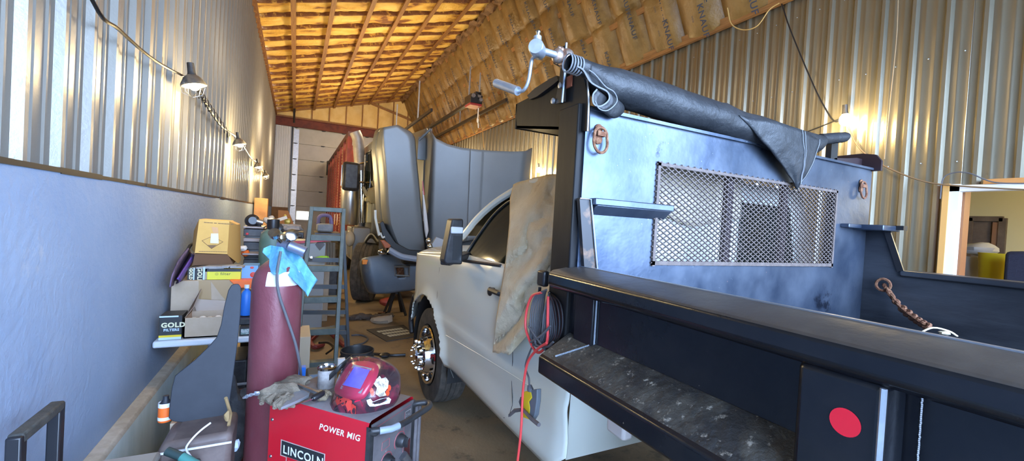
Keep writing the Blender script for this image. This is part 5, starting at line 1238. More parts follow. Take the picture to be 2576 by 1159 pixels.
# ---- gas cylinder ----
CX, CY = -.066, 2.5
cy = thing('gas_cylinder', (CX, CY, .04), 'tall maroon gas cylinder chained behind the red welder', 'gas cylinder')
MB().lathe([(0, .152), (.11, .152), (.117, .17), (.117, 1.255), (.114, 1.29), (.104, 1.325), (.085, 1.355), (.06, 1.378), (.042, 1.392), (.036, 1.42), (0, 1.42)], (CX, CY, 0), n=48).build('cylinder_body', m_argon, cy)
MB().lathe([(.0985, 1.3385), (.1046, 1.327), (.1148, 1.289), (.1175, 1.270)], (CX, CY, 0), n=30, a0=200, a1=345).build('shoulder_label', mat('white cylinder label', (.66,.7,.76), .5), cy)
bvz = 1.42
MB().lathe([(.03, 0), (.03, .02), (.02, .03), (.02, .075), (.028, .08), (.028, .10), (0, .105)], (CX+.005, CY, bvz), n=14).build('valve', mat('aged brass', (.42,.38,.28), .35, .8), cy)
rg = MB().tube([(CX+.0, CY-.02, bvz+.055), (CX+.045, CY-.06, bvz+.05)], .02, 12).tube([(CX+.045, CY-.06, bvz+.05), (CX+.12, CY-.075, bvz+.02)], .027, 14).build('regulator', mat('blue grey regulator', (.25,.27,.36), .35, .7), cy)
MB().lathe([(0, 0), (.028, 0), (.03, .005), (.03, .028), (.026, .03), (0, .03)], (CX+.05, CY-.075, bvz+.10), (.3,-1,.3), 18).lathe([(0, 0), (.026, 0), (.027, .025), (0, .027)], (CX-.02, CY-.07, bvz+.10), (-.2,-.7,.6), 18).tube([(CX+.02, CY-.04, bvz+.05), (CX+.05, CY-.06, bvz+.1)], .008, 8).tube([(CX+.02, CY-.04, bvz+.05), (CX-.02, CY-.06, bvz+.1)], .008, 8).build('gauge', m_chrome2, cy)
# hose from the regulator
hz = [oY(706, 632, 2.4), oY(697, 690, 2.37), oY(702, 740, 2.36), oY(722, 800, 2.36), oY(742, 860, 2.35), oY(753, 910, 2.36), oY(757, 950, 2.42), oY(757, 1000, 2.48)]
tag(MB().tube(smoothpts(hz, 50), .0065, 8).build('gas_hose', m_greycord), 'grey gas hose hanging down the front of the maroon cylinder', 'hose')
a = oY(752, 925, 2.62); tag(MB().box((a.x, 2.62, .62), (a.x+.035, 2.66, a.z)).build('blue_strap', m_blue), 'blue strip behind the maroon cylinder, right side at the welder', 'strap')
# blue towel draped over the shoulder
towel_px = [[(663, 624), (680, 617), (700, 620), (722, 622), (745, 632)],
            [(660, 634), (684, 628), (700, 635), (728, 640), (762, 652)],
            [(678, 652), (690, 650), (702, 660), (738, 665), (780, 680)],
            [(677, 668), (692, 668), (706, 678), (752, 694), (799, 704)],
            [(682, 685), (698, 688), (712, 682), (764, 715), (785, 724)],
            [(688, 690), (702, 690), (718, 683), (768, 735), (774, 746)]]
def tow(u, v):
    i = min(4, int(v*5)); fv = v*5-i; j = min(3, int(u*4)); fu = u*4-j
    g = lambda a, b: V((*towel_px[a][b], 0))
    q = g(i, j).lerp(g(i, j+1), fu).lerp(g(i+1, j).lerp(g(i+1, j+1), fu), fv)
    p = oY(q.x, q.y, 2.38); dx = p.x-CX; R = .128 if p.z < 1.29 else .03+.10*max(0, min(1, (1.44-p.z)/.15))
    dy = math.sqrt(max(0, R*R-dx*dx)); p = oY(q.x, q.y, 2.5-dy-.012+.016*math.sin(q.x*.13+q.y*.04)+.012*nz(q.x*.04, q.y*.04))
    return p
tag(MB().grid(tow, 32, 30).build('shop_towel', m_towel, thick=.004), 'blue greasy shop towel draped over the maroon cylinder neck', 'towel')
# chain holding the cylinder
ch = [oY(613, 1000, 2.40), oY(628, 994, 2.38), oY(645, 990, 2.37), oY(660, 988, 2.37)]
mb = MB(); chs = smoothpts(ch, 9)
for i in range(len(chs)-1):
    a, b = chs[i], chs[i+1]; c = (a+b)/2; t_ = (b-a).normalized(); s_ = V((0,0,1)) if i % 2 else V((0,1,0)); R = (b-a).length*.8
    mb.tube([c+t_*R*math.cos(k*math.pi/5)+s_*R*.6*math.sin(k*math.pi/5) for k in range(10)], .0035, 5, closed=True)
mb.grid(lambda u, v: oY(640+55*u, 984-2*u+11*v, 2.368), 8, 1)
tag(mb.build('retaining_chain', m_galv, thick=.002), 'silver chain and flat strap holding the maroon cylinder at the welder', 'chain')

# ---- welder ----
WA = V((.305, 1.785, 0)); s_ax = V((-.66, .75, 0)).normalized(); f_ax = V((.75, .66, 0)).normalized(); HW, LW, WW, Z0_ = .80, .56, .315, .16
wd = thing('welder', (.20, 2.1, 0), 'red wire feed welder on a cart with a grey control panel', 'welder')
def wp(s, f, z): return WA+s_ax*s+f_ax*f+V((0, 0, z))
r = .02
def shell():
    mb = MB(); ss = [0, .02, LW-.02, LW]
    # folded sheet: left side, rounded top, right side, swept along s
    prof = [(0, Z0_), (0, HW-r), (r*.3, HW-r*.3), (r, HW), (WW-r, HW), (WW-r*.3, HW-r*.3), (WW, HW-r), (WW, Z0_)]
    n = len(prof); N = 20; vs = []; fs = []; ms = []
    for i in range(N+1):
        for f, z in prof: vs.append(wp(LW*i/N, f, z))
    for i in range(N):
        for k in range(n-1): fs.append((i*n+k, i*n+k+1, (i+1)*n+k+1, (i+1)*n+k)); ms.append(1 if 1 < k < 5 else 0)
    mb.add(vs, fs, ms, True); return mb
mb = shell(); mb.add([wp(LW, 0, Z0_), wp(LW, WW, Z0_), wp(LW, WW, HW), wp(LW, 0, HW)], [(0,1,2,3)], 0)
cs_ = mb.build('case', [m_redwel, m_dust], wd)
# side decals: text and logo on the side (plane s,z); reading direction is towards -s
ex = -s_ax; ez = V((0,0,1)); off = -f_ax*.0015
mb = MB().text('POWER MIG', .037, wp(.262, 0, HW-.088)+off, ex, ez, 0, off=.0007, shear=.2)
mb.build('side_lettering', m_lblwhite, cs_)
lg = wp(.475, 0, HW-.19)+off
mb = MB()
def rect(o, w, h, m, d): 
    o = o-f_ax*d; mb.add([o, o+ex*w, o+ex*w-ez*h, o-ez*h], [(0,1,2,3)], m)
rect(lg+ez*.004-ex*.006, .262, .074, 1, 0); rect(lg, .25, .065, 2, .0004)
rect(lg+ex*.03-ez*.066, .20, .075, 1, 0); rect(lg+ex*.035-ez*.066, .19, .070, 3, .0004)
mb.text('LINCOLN', .051, lg+ex*.010-ez*.053-f_ax*.0008, ex, ez, 0, off=.001)
mb.text('ELECTRIC', .046, lg+ex*.045-ez*.112-f_ax*.0008, ex, ez, 0, off=.001)
mb.build('logo_badge', [m_lblwhite, mat('beige border', (.5,.36,.32), .5), m_fbox, m_redwel], cs_)
mb = MB()
for z in (HW-.11, HW-.28): mb.lathe([(0, .0), (.008, 0), (.006, .004), (0, .004)], wp(LW-.018, 0, z), -f_ax, 10)
mb.build('screw', m_steel, cs_)
# front panel
fp = MB().prism([wp(-.004, .012, Z0_), wp(-.004, WW-.012, Z0_), wp(-.004, WW-.012, HW-.015), wp(-.004, .012, HW-.015)], -s_ax*.006).build('front_panel', m_panelg, wd)
def fpt(f, z, d=.012): return wp(-d, f, z)
def ring(mb, f, z, R, rr, mi=0, a0=-.6, a1=3.9):
    mb.tube([fpt(f, z, .0115)+f_ax*R*math.cos(a0+(a1-a0)*k/16)+ez*R*math.sin(a0+(a1-a0)*k/16) for k in range(17)], rr, 5, mi)
mb = MB()
for f, z in ((.115, HW-.215), (.205, HW-.165)):
    mb.lathe([(0, .03), (.02, .03), (.026, .022), (.03, .0)], fpt(f, z), -s_ax, 20)
    mb.obox(fpt(f, z, .045), f_ax*.004, ez*.022, s_ax*.01)
mb.build('control_knob', m_blackpl, fp)
mb = MB(); ring(mb, .115, HW-.215, .038, .0022); ring(mb, .205, HW-.165, .038, .0022)
for a, b in (((.03, HW-.035), (.28, HW-.03)),): mb.tube([fpt(a[0], a[1], .011), fpt(b[0], b[1], .011)], .0012, 4)
mb.tube([fpt(.235, HW-.05, .011), fpt(.235, HW-.3, .011)], .001, 4)
mb.tube([fpt(.08, HW-.12, .011), fpt(.13, HW-.12, .011), fpt(.13, HW-.155, .011), fpt(.08, HW-.155, .011)], .0012, 4, closed=True)
mb.build('panel_lines', mat('faded red line', (.35,.08,.09), .6), fp)
mb = MB().text('V', .018, fpt(.105, HW-.178, .011), f_ax, ez).text('WIRE', .012, fpt(.18, HW-.115, .011), f_ax, ez).text('216', .018, fpt(.244, HW-.075, .0115), f_ax, ez)
mb.tube([fpt(.24, HW-.085, .011), fpt(.28, HW-.085, .011), fpt(.28, HW-.05, .011), fpt(.24, HW-.05, .011)], .001, 4, closed=True)
mb.build('panel_text', mat('faded panel text', (.45,.43,.42), .6), fp)
MB().prism([fpt(.245, HW-.22, .011), fpt(.285, HW-.19, .011), fpt(.29, HW-.32, .011), fpt(.25, HW-.32, .011)], -s_ax*.003).build('connector_recess', mat('dark maroon recess', (.06,.01,.01), .6), fp)
MB().tube([fpt(.225, HW-.24, .02), fpt(.25, HW-.28, .03), fpt(.275, HW-.34, .04)], .02, 10).build('gun_cable', m_steel, fp)
MB().prism([wp(-.012, -.002, HW-.02), wp(-.012, .022, HW-.035), wp(-.012, .02, Z0_), wp(-.012, -.002, Z0_)], s_ax*.02).prism([wp(-.012, WW-.02, HW-.035), wp(-.012, WW+.002, HW-.02), wp(-.012, WW+.002, Z0_), wp(-.012, WW-.02, Z0_)], s_ax*.02).build('panel_frame', m_blackpl, fp)
# tube handle looping out in front
hpnt = [wp(.03, .025, HW-.045), wp(-.012, .02, HW-.04), wp(-.045, .05, HW-.035), wp(-.10, .14, HW-.03), wp(-.14, .24, HW-.015), wp(-.155, .31, HW-.005), wp(-.13, .36, 0+HW-.0), wp(-.06, .345, HW-.01), wp(.0, .325, HW-.035)]
hpnt = [wp(.01, .02, HW-.05), wp(-.02, .02, HW-.048)] + [oZ(x, y, .765) for x, y in [(935, 1084), (975, 1079), (1010, 1067), (1045, 1046), (1078, 1024), (1080, 1015), (1070, 1012), (1050, 1014)]]+[wp(.0, WW-.01, HW-.045)]
MB().tube(smoothpts(hpnt, 60), .0135, 12).build('carry_handle', m_blackpl, wd)
MB().tube([oZ(955, 1083, .768), oZ(985, 1078, .768), oZ(1003, 1070, .768)], .0145, 12).build('handle_tape', mat('worn blue grey tape', (.28,.34,.42), .3), wd)
MB().box((0,0,0), (0,0,0))
b = MB().prism([wp(-.05, -.03, .11), wp(LW, -.03, .11), wp(LW+.36, .06, .11), wp(LW+.36, WW+.03, .11), wp(-.05, WW+.03, .11)], (0, 0, .04)); b.build('cart_base', m_black, wd)
for s_, f_ in ((.08, -.05), (.08, WW+.05), (LW+.2, .03), (LW+.2, WW+.08)):
    c = wp(s_, f_, .075); MB().lathe([(0, -.02), (.07, -.02), (.075, -.015), (.075, .015), (.07, .02), (0, .02)], c, f_ax, 24).build('cart_wheel', m_rubber, wd)
MB().tube([wp(.0, WW+.03, .15), wp(.0, WW+.03, HW-.04)], .012, 10).tube([wp(-.0, WW+.06, .15), wp(-.0, WW+.06, HW-.07)], .010, 10).build('cart_post', m_panelg, wd)

# ---- things on the welder ----
ZT = HW
# welding helmet
hm = thing('welding_helmet', tuple(oZ(925, 1030, ZT)), 'red and black flame patterned welding helmet lying on the welder', 'helmet')
def hmat():
    m = bpy.data.materials.new('flame helmet paint'); m.use_nodes = True; nt = m.node_tree; n = nt.nodes; L = nt.links; b = n['Principled BSDF']
    b.inputs['Roughness'].default_value = .22; b.inputs['Coat Weight'].default_value = .5
    g = n.new('ShaderNodeTexCoord'); t = n.new('ShaderNodeTexNoise'); t.inputs['Scale'].default_value = 11; t.inputs['Detail'].default_value = 5; t.inputs['Distortion'].default_value = 1.2
    L.new(g.outputs['Object'], t.inputs['Vector']); r = n.new('ShaderNodeValToRGB'); L.new(t.outputs['Fac'], r.inputs['Fac']); e = r.color_ramp.elements
    e[0].position = .42; e[0].color = (.035,.02,.028,1); e[1].position = .68; e[1].color = (.24,.02,.05,1)
    L.new(r.outputs['Color'], b.inputs['Base Color']); return m
m_helm = hmat(); m_pink = mat('red window bezel', (.42,.03,.07), .35, coat=.3)
# outline in pixels -> tilted shell; helmet plane leans back, centre rises towards the camera
H0 = oP(925, 985, wp(.11, .15, ZT+.15), fwd)   # middle of the helmet
hd_ = depth(H0)/F
def hx(x, y, bulge=0): 
    return EO+ray(x, y)*((depth(H0)-bulge)/ray(x, y).dot(fwd))
outl = [(898, 896), (925, 896), (958, 902), (990, 920), (1005, 940), (1007, 970), (1004, 995), (990, 1018), (960, 1038), (930, 1052), (895, 1061), (865, 1060), (835, 1053), (820, 1043), (826, 1025), (836, 1000), (845, 965), (858, 935), (872, 912), (882, 900)]
cen_ = V((915, 985, 0))
Ol = smoothpts([V((*p, 0)) for p in outl+[outl[0]]], 80)[:-1]; NO = len(Ol)
def tilt(x, y): return .13*(y-985)/85*-1   # top is further away (positive), chin nearer
def bul(q, k):   # k 0 centre .. 1 rim
    return .115*(1-k**2.4)
def helm(u, v):
    q = Ol[int(round(u*NO)) % NO]; q = cen_.lerp(q, v); 
    lift = bul(q, v)-(.07*((985-q.y)/85))
    rx = (q.x-(925))/85; lift -= .03*max(0, rx)**2
    return hx(q.x, q.y, lift)
MB().grid(helm, NO, 20).build('shell', m_helm, hm, thick=.004)
def hsurf(x, y, up=.004):
    up += .003
    q = V((x, y, 0)); d = q-cen_; best = 1.0
    an = math.atan2(d.y, d.x); bq = min(Ol, key=lambda o: abs(((math.atan2((o-cen_).y, (o-cen_).x)-an+math.pi) % (2*math.pi))-math.pi))
    v = min(1, d.length/(bq-cen_).length); lift = bul(q, v)-(.07*((985-q.y)/85)); rx = (q.x-925)/85; lift -= .03*max(0, rx)**2
    return hx(x, y, lift+up)
rim = [helm(k/NO, 1) for k in range(NO)]
MB().tube(rim, .0018, 6, closed=True).build('rim', mat('worn shell edge', (.35,.28,.3), .5), hm)
bz = [(896, 908), (925, 908), (946, 915), (953, 928), (948, 950), (935, 975), (918, 1000), (900, 1006), (880, 1004), (856, 996), (842, 985), (845, 965), (860, 940), (878, 915)]
Bz = smoothpts([V((*p, 0)) for p in bz+[bz[0]]], 60)[:-1]; bc = V((899, 957, 0))
NB = len(Bz)
def bez(u, v):
    q = bc.lerp(Bz[int(round(u*NB)) % NB], v); return hsurf(q.x, q.y, .018*(1-max(0, v-.72)/.28)**.5+.002)
MB().grid(bez, NB, 12).build('window_bezel', m_pink, hm)
def qgrid(pts, up):
    A_, B_, C_, D_ = [V((*p, 0)) for p in pts]
    f0 = [hsurf(p.x, p.y, up) for p in (A_, B_, C_, D_)]
    def f(u, v):
        flat = f0[0].lerp(f0[1], u).lerp(f0[3].lerp(f0[2], u), v); q = A_.lerp(B_, u).lerp(D_.lerp(C_, u), v); return flat.lerp(hsurf(q.x, q.y, up), .9)
    return MB().grid(f, 10, 10)
qgrid([(889, 916), (936, 926), (908, 990), (855, 977)], .021).build('cover_frame', mat('scratched grey frame', (.25,.22,.24), .5), hm)
qgrid([(892, 921), (931, 930), (906, 978), (862, 968)], .0235).build('lens', mat('violet filter lens', (.16,.13,.62), .25, .2, (.2,.17,.7), 10), hm)
# flames under the window
mb = MB()
for cx_, cy_, w_, h_ in ((850, 1008, 5, 9), (863, 1012, 6, 8), (878, 1018, 7, 14), (889, 1032, 6, 14), (884, 1050, 8, 8), (868, 1004, 12, 4)):
    mb.add([hsurf(cx_+w_*math.cos(k*math.pi/5)*(1+.3*(k % 2)), cy_+h_*math.sin(k*math.pi/5)*(1+.3*(k % 2)), .0035) for k in range(10)], [tuple(range(10))])
mb.build('flame_print', mat('red flame print', (.62,.05,.04), .3), hm)
mb = MB().add([hsurf(x, y, .003) for x, y in [(822, 1042), (836, 1018), (850, 1022), (870, 1030), (876, 1050), (868, 1056), (840, 1052)]], [tuple(range(7))]); mb.build('chin_panel', mat('glossy black chin', (.012,.016,.022), .2), hm)
mb = MB().add([hsurf(x, y, .003) for x, y in [(892, 1008), (906, 1004), (912, 1020), (905, 1050), (893, 1056), (886, 1050)]], [tuple(range(6))]); mb.build('red_ridge', mat('bright red ridge', (.7,.02,.07), .2), hm)
mb = MB()
mb.add([hsurf(x, y, .0045) for x, y in [(938, 962), (955, 945), (960, 952), (970, 948), (978, 958), (976, 975), (968, 985), (972, 994), (955, 998), (944, 990), (948, 975)]], [tuple(range(11))], 0)
for cx_, cy_ in ((937, 988), (935, 975+8), (979, 975), (975, 988)):
    mb.add([hsurf(cx_+5*math.cos(k*math.pi/4), cy_+8*math.sin(k*math.pi/4), .004) for k in range(8)], [tuple(range(8))], 1)
bn = [(922, 1006), (932, 1002), (938, 1010), (955, 1003), (978, 999), (984, 1004), (980, 1014), (960, 1018), (944, 1022), (930, 1022), (925, 1016)]
mb.add([hsurf(x, y, .0055) for x, y in bn], [tuple(range(len(bn)))], 2)
o_ = hsurf(941, 1017, .0075); e_ = hsurf(975, 1008, .0075)-o_; e_.normalize(); uu = (upv-e_*upv.dot(e_)).normalized()
mb.text('Snap-on', .0165, o_, e_, uu, 3, off=.0004, shear=.25)
mb.build('sticker', [m_cream, mat('orange red print', (.75,.08,.03), .4), m_lblwhite, m_fbox], hm)
# head band of the helmet sticking out behind on the left
bd = [oZ(820, 965, ZT+.02), oZ(835, 950, ZT+.06), oZ(850, 935, ZT+.10), oZ(868, 920, ZT+.12), oZ(884, 908, ZT+.13)]
hb = MB().grid(lambda u, v: poly_at(smoothpts(bd, 16), u)+V((0, 0, .028*v)), 20, 2).build('headband', m_blackpl, hm, thick=.004)
mb = MB().ball(hx(826, 1050, -.03), .016, 10, 0, (1.2,1,1)).ball(hx(840, 1058, -.03), .016, 10, 0, (1.5,1,.8)).ball(hx(822, 1040, -.03), .012, 10); mb.build('knob', mat('pale grey knob', (.35,.35,.36), .5), hm)
# jar with chrome ring
jq = oZ(820, 972, ZT)
jr = thing('metal_can', tuple(jq), 'dusty metal can with a shiny black rim on the welder top', 'can')
MB().lathe([(0, 0), (.038, 0), (.04, .005), (.04, .075), (.037, .09)], jq, n=24).build('can_body', mat('dusty pale metal', (.3,.27,.25), .6, .2, (.45,.42,.4), 30), jr)
MB().lathe([(.037, .088), (.043, .09), (.044, .1), (.038, .104), (.034, .098), (.034, .06), (0, .058)], jq, n=28).build('can_rim', m_chrome2, jr)
MB().lathe([(0, .07), (.033, .072)], jq, n=16).build('can_contents', m_black, jr)
# gloves and rags
for k, (x, y, rr, sc, lab) in enumerate(((706, 985, .055, (1.6, .9, .75), 'dirty leather glove lying at the back left of the welder top'), (742, 962, .05, (1.5, 1, .7), 'second leather glove beside the first, closer to the blue strip'), (720, 1003, .032, (1, .8, .8), 'small pale leather lump in front of the gloves'))):
    p = oZ(x, y, ZT+.03)
    g = MB().ball(p, rr*.9, 20, 0, sc, .5, k+3)
    for q in range(4): 
        a_ = -2.6+.45*q; g.tube([p+V((.02*math.cos(a_), .02*math.sin(a_), 0)), p+V((rr*1.5*math.cos(a_), rr*1.2*math.sin(a_), -.012)), p+V((rr*1.9*math.cos(a_+.3), rr*1.4*math.sin(a_+.3), -.02))], [.018, .015, .010], 8)
    tag(g.build('leather_glove' if k < 2 else 'leather_scrap', m_leather), lab, 'glove' if k < 2 else 'leather scrap')
# angle magnets / metal squares
m_mag = mat('brushed grey plate', (.28,.31,.34), .45, .5, (.34,.37,.4), 20)
g1_ = [oZ(x, y, ZT+.025) for x, y in [(706, 1032), (732, 1000), (760, 972), (782, 980), (776, 1000), (748, 1014)]]
tag(MB().prism(g1_, (0, 0, .012)).build('magnetic_square', m_mag, bevel=.002), 'grey arrow shaped magnetic square lying on the dusty welder top', 'magnetic square')
tag(MB().beam(oZ(750, 968, ZT+.05), oZ(800, 988, ZT+.05), .012, .012).build('square_bar', m_steel), 'thin steel bar lying across the magnetic square', 'bar')
p, q = oZ(742, 1018, ZT+.045), oZ(786, 1003, ZT+.045); q2 = oZ(812, 988, ZT+.05)
sc_ = thing('screwdriver', tuple(p), 'screwdriver with a ribbed black handle on the welder top', 'screwdriver')
MB().tube([p, q], .003, 8).build('shaft', m_chrome2, sc_)
mb = MB().tube([q, q+(q2-q)*.1, q2], [.010, .0145, .0135], 12).build('handle', m_black, sc_)
mb = MB()
for i in range(7):
    p = oZ(800+i*4, 1000-abs(i-3)*4+4*nz(i*5), ZT+.02); mb.ball(p, .018, 8, 0, (1,1,.8), .8, i)
tag(mb.build('wire_scraps', mat('brassy dirty scraps', (.25,.2,.13), .7, .2)), 'small dirty scraps between the can and the helmet', 'scraps')
tag(MB().box(tuple(oY(850, 903, 3.3)), tuple(oY(866, 925, 3.33))).build('paper_tag', m_trimw, ld), 'small white tag')

# ---- grey mud guard leaning on a tote ----
gpx = [(591, 714), (600, 714), (606, 722), (607, 745), (604, 800), (598, 860), (592, 905), (585, 960), (578, 1010), (572, 1058), (560, 1063), (500, 1066), (436, 1060), (424, 1052), (426, 1020), (432, 975), (440, 945), (452, 935), (490, 905), (528, 868), (545, 848), (556, 815), (564, 770), (574, 730), (582, 717)]
G0 = oY(500, 1060, 2.36)
gp = [oP(x, y, (0, 2.42, .6), (0, 1, -.12)) for x, y in gpx]
tag(MB().prism(gp, (0, .006, 0)).build('mud_guard', m_guard, bevel=.004), 'dark grey moulded splash guard standing upright between the wall and the maroon cylinder', 'splash guard')
# tote / cooler below
th = thing('storage_tote', (-.38, 2.35, 0), 'dusty brown soft-edged tote with a pale strap under the grey splash guard', 'tote')
a, b = oY(400, 1070, 2.22), oY(572, 1060, 2.22)
MB().prism([(a.x+.0, 2.22, .0), (b.x+.0, 2.22, 0), (b.x+.02, 2.22, .60), (b.x+.02, 2.22, .645), (a.x+.02, 2.22, .635), (a.x-.01, 2.22, .60)], (0, .25, 0)).build('tote_body', m_tote, th, bevel=.025)
MB().beam((a.x, 2.212, .60), (b.x+.02, 2.212, .605), .006, .008).build('strap', m_lblwhite, th)
mb = MB().tube(smoothpts([oY(530, 1063, 2.19), oY(505, 1082, 2.19), (oY(482, 1105, 2.19)), oY(468, 1128, 2.19), oY(480, 1148, 2.19), oY(488, 1165, 2.19)], 20), .004, 6); tag(mb.build('thin_cord', m_lblwhite), 'thin pale cord hanging over the brown tote', 'cord')
mb = MB().tube([oY(568, 1000, 2.26), oY(580, 1040, 2.3), oY(575, 1070, 2.26)], .007, 8).ball(oY(572, 1045, 2.25), .012, 8, 0, (1,1,2), .5); tag(mb.build('twine_knot', mat('brown twine', (.3,.2,.09), .9)), 'brown twine knot at the corner of the tote beside the splash guard', 'twine')
# orange / white bottle
a = oY(413, 1058, 2.35)
th = thing('orange_bottle', tuple(a), 'orange and white bottle half hidden behind the grey splash guard', 'bottle')
MB().lathe([(0, 0), (.026, 0), (.028, .005), (.028, .02), (.028, .08)], (oY(415, 1058, 2.5).x, 2.50, oY(413, 1058, 2.5).z), n=24).build('bottle_body', m_orange, th)
MB().lathe([(.0285, .01), (.0285, .025)], (oY(415, 1058, 2.5).x, 2.50, oY(413, 1058, 2.5).z), n=24).build('bottle_label', m_lblwhite, th)
MB().lathe([(.0285, .07), (.0285, .09)], (oY(415, 1058, 2.5).x, 2.50, oY(413, 1058, 2.5).z), n=24).build('bottle_band', m_lblwhite, th)
MB().lathe([(.028, .08), (.02, .09), (.012, .105), (.012, .12), (0, .121)], (oY(415, 1058, 2.5).x, 2.50, oY(413, 1058, 2.5).z), n=20).build('bottle_cap', m_guard, th)
tag(MB().box((a.x+.0, 2.46, 0), (a.x+.09, 2.7, oY(413, 1058, 2.5).z-.002)).build('small_crate', m_card), 'brown carton under the orange bottle by the kerb', 'box')
# dark bag and junk under the table
tag(MB().ball((-.27, 2.75, .42), .12, 20, 0, (.7, .7, 2.2), .5, 2).build('dark_bag', mat('dark grey cloth bag', (.035,.036,.04), .9, 0, (.07,.07,.075), 14, bump=.5)), 'dark grey cloth bag between the tote and the maroon cylinder', 'bag')
q = oY(593, 1118, 2.42); tag(MB().ball(q, .022, 12, 0, (1,1,1.1), .5).build('crumpled_wrapper', mat('pale blue wrapper', (.5,.58,.68), .4)), 'crumpled pale wrapper near the floor left of the cylinder', 'wrapper')
tag(MB().box((-.42, 3.0, .0), (-.12, 3.3, .45)).build('red_case', mat('dark red case', (.12,.02,.015), .6), bevel=.02), 'dark red case in the shadow under the table', 'case')
tag(MB().tube([(-.45, 2.75, .58), (-.02, 2.75, .60)], .012, 8).build('cross_pipe', m_greycord), 'grey pipe crossing behind the splash guard', 'pipe')
for k in range(3):
    tag(MB().box((-.7+.22*k, 3.9, 0), (-.51+.22*k, 4.3, .38+.07*k)).build('under_table_box', m_blackpl, bevel=.01), ('low dark box under the table beside the kerb', 'middle dark box under the table', 'tallest dark box under the table by the cylinder')[k], 'box')
# green handled tool on the tote
a, b = oY(420, 1134, 2.15), oY(482, 1158, 2.1)
th = thing('scraper', tuple(a), 'green and black handled brush in front of the brown tote', 'brush')
MB().tube([a, a.lerp(b, .6)], .017, 10).build('handle', mat('dark green black', (.02,.04,.04), .5), th); MB().tube([a.lerp(b, .6), b+V((.03,-.02,-.02))], .018, 10).build('ferrule', mat('teal plastic', (.05,.2,.18), .5), th)
tag(MB().box((a.x-.01, 2.06, 0), (b.x+.02, 2.19, min(a.z, b.z)-.035)).build('tool_crate', m_blackpl, bevel=.01), 'low black crate under the green handled brush, in front of the brown tote', 'crate')
# rounded grey lid at the bottom
def lid(u, v): 
    x = lerp(175, 400, u); y = 1162-24*math.sin(min(1, u*2.2)*math.pi/2)
    p = oY(x, y, 1.95); return V((p.x, 1.95+.25*v, p.z-.12*(1-math.sin(min(1, .3+v)*math.pi/2))))
mb = MB().grid(lid, 24, 8)
for pt_ in (0,): pass
a = oY(395, 1139, 2.17); b = oY(190, 1150, 2.17)
th = thing('storage_bin', ((a.x+b.x)/2, 2.05, 0), 'low grey round-cornered bin at the bottom left beside the kerb', 'bin')
MB().box((b.x-.02, 1.88, 0), (a.x, 2.16, a.z-.03)).build('bin_body', mat('warm grey plastic', (.16,.145,.13), .6), th, bevel=.05)
MB().box((b.x+.02, 1.86, a.z-.035), (a.x+.01, 2.19, a.z)).build('bin_lid', mat('pale warm lid', (.28,.26,.23), .5), th, bevel=.012)
# black tubular frame at the wall
fr_ = thing('hand_truck', (-.66, 1.8, 0), 'black taped tubular hand truck handle by the blue wall at the bottom left', 'hand truck')
c0, c1 = oX(38, 1106, -.67), oX(146, 1018, -.67)
MB().beam(c0, c1, .036, .03).build('top_bar', mat('dusty black foam', (.03,.03,.027), .8, 0, (.06,.058,.05), 20, bump=.3), fr_, bevel=.006)
MB().beam(c0+V((0,.005,.01)), (c0.x, c0.y+.01, .12), .034, .034, (0,1,0)).build('side_rail', m_black, fr_, bevel=.005)
MB().beam(c1+V((0,-.01,.01)), (c1.x, c1.y-.02, .12), .034, .034, (0,1,0)).build('side_rail', m_black, fr_, bevel=.005)
MB().box((-.69, c0.y, .1), (-.5, c1.y, .13)).build('toe_plate', m_black, fr_)
for y in (c0.y, c1.y): MB().lathe([(0,-.02), (.1,-.02), (.12,-.01), (.12,.01), (.1,.02), (0,.02)], (-.67, y, .12), (0,1,0), 20).build('wheel', m_rubber, fr_)

# ---- cables hanging at the bed corner ----
def wireP(name, pts, r, m, label, cat='cable', n=40): return tag(MB().tube(smoothpts(pts, n), r, 8).build(name, m), label, cat)
XQ = .93
def w_(l, dx=0): return [oX(x, y, XQ+dx) for x, y in l]
wireP('red_cable', w_([(1362, 735), (1338, 745), (1325, 780), (1322, 820), (1330, 850), (1345, 880), (1360, 885), (1376, 860), (1378, 800), (1379, 745)]), .0058, m_redcord, 'red cable coiled around the bundle at the bed corner')
wireP('red_cable', w_([(1375, 862), (1350, 880), (1328, 910), (1318, 960), (1314, 1010), (1312, 1060), (1308, 1110), (1300, 1175)], -.02), .0055, m_redcord, 'red cable running from the bundle down past the charger to the floor')
mb = MB()
random.seed(3)
for i in range(7):
    x0 = 1338+i*4; mb.tube(smoothpts(w_([(1375, 728), (x0+8, 745), (x0-3+i, 790), (x0-2, 850+8*math.sin(i)), (x0+12, 870), (x0+26+i, 840), (x0+30, 790), (1382, 735)], .004*i), 36), .0038, 6)
tag(mb.build('cable_coil', m_greycord), 'coil of grey cables hung at the black bed corner', 'cables')
mb = MB()
for i in range(3): mb.tube(smoothpts(w_([(1380, 735), (1392+i*8, 760), (1400+i*8, 810), (1396+i*5, 850), (1380, 870)], .01*i), 24), .004, 6)
tag(mb.build('black_cables', m_black), 'black cables behind the red coil at the bed corner', 'cables')
wireP('grey_cable', w_([(1352, 850), (1335, 880), (1322, 920), (1330, 950), (1332, 975)]), .004, m_greycord, 'grey cable running from the coil to the yellow charger')
mb = MB(); 
for l in ([(1330, 820), (1350, 850), (1372, 880)], [(1385, 820), (1360, 845), (1335, 860)], [(1345, 840), (1350, 868), (1378, 872), (1392, 860)]): mb.tube(smoothpts(w_(l, -.01), 12), .005, 6)
tag(mb.build('clamp_leads', m_greycord), 'short dark clamp leads tied across the cable coil', 'cables')
cg = thing('battery_charger', tuple(oX(1330, 1050, .93)), 'yellow and grey battery charger hanging against the white door', 'charger')
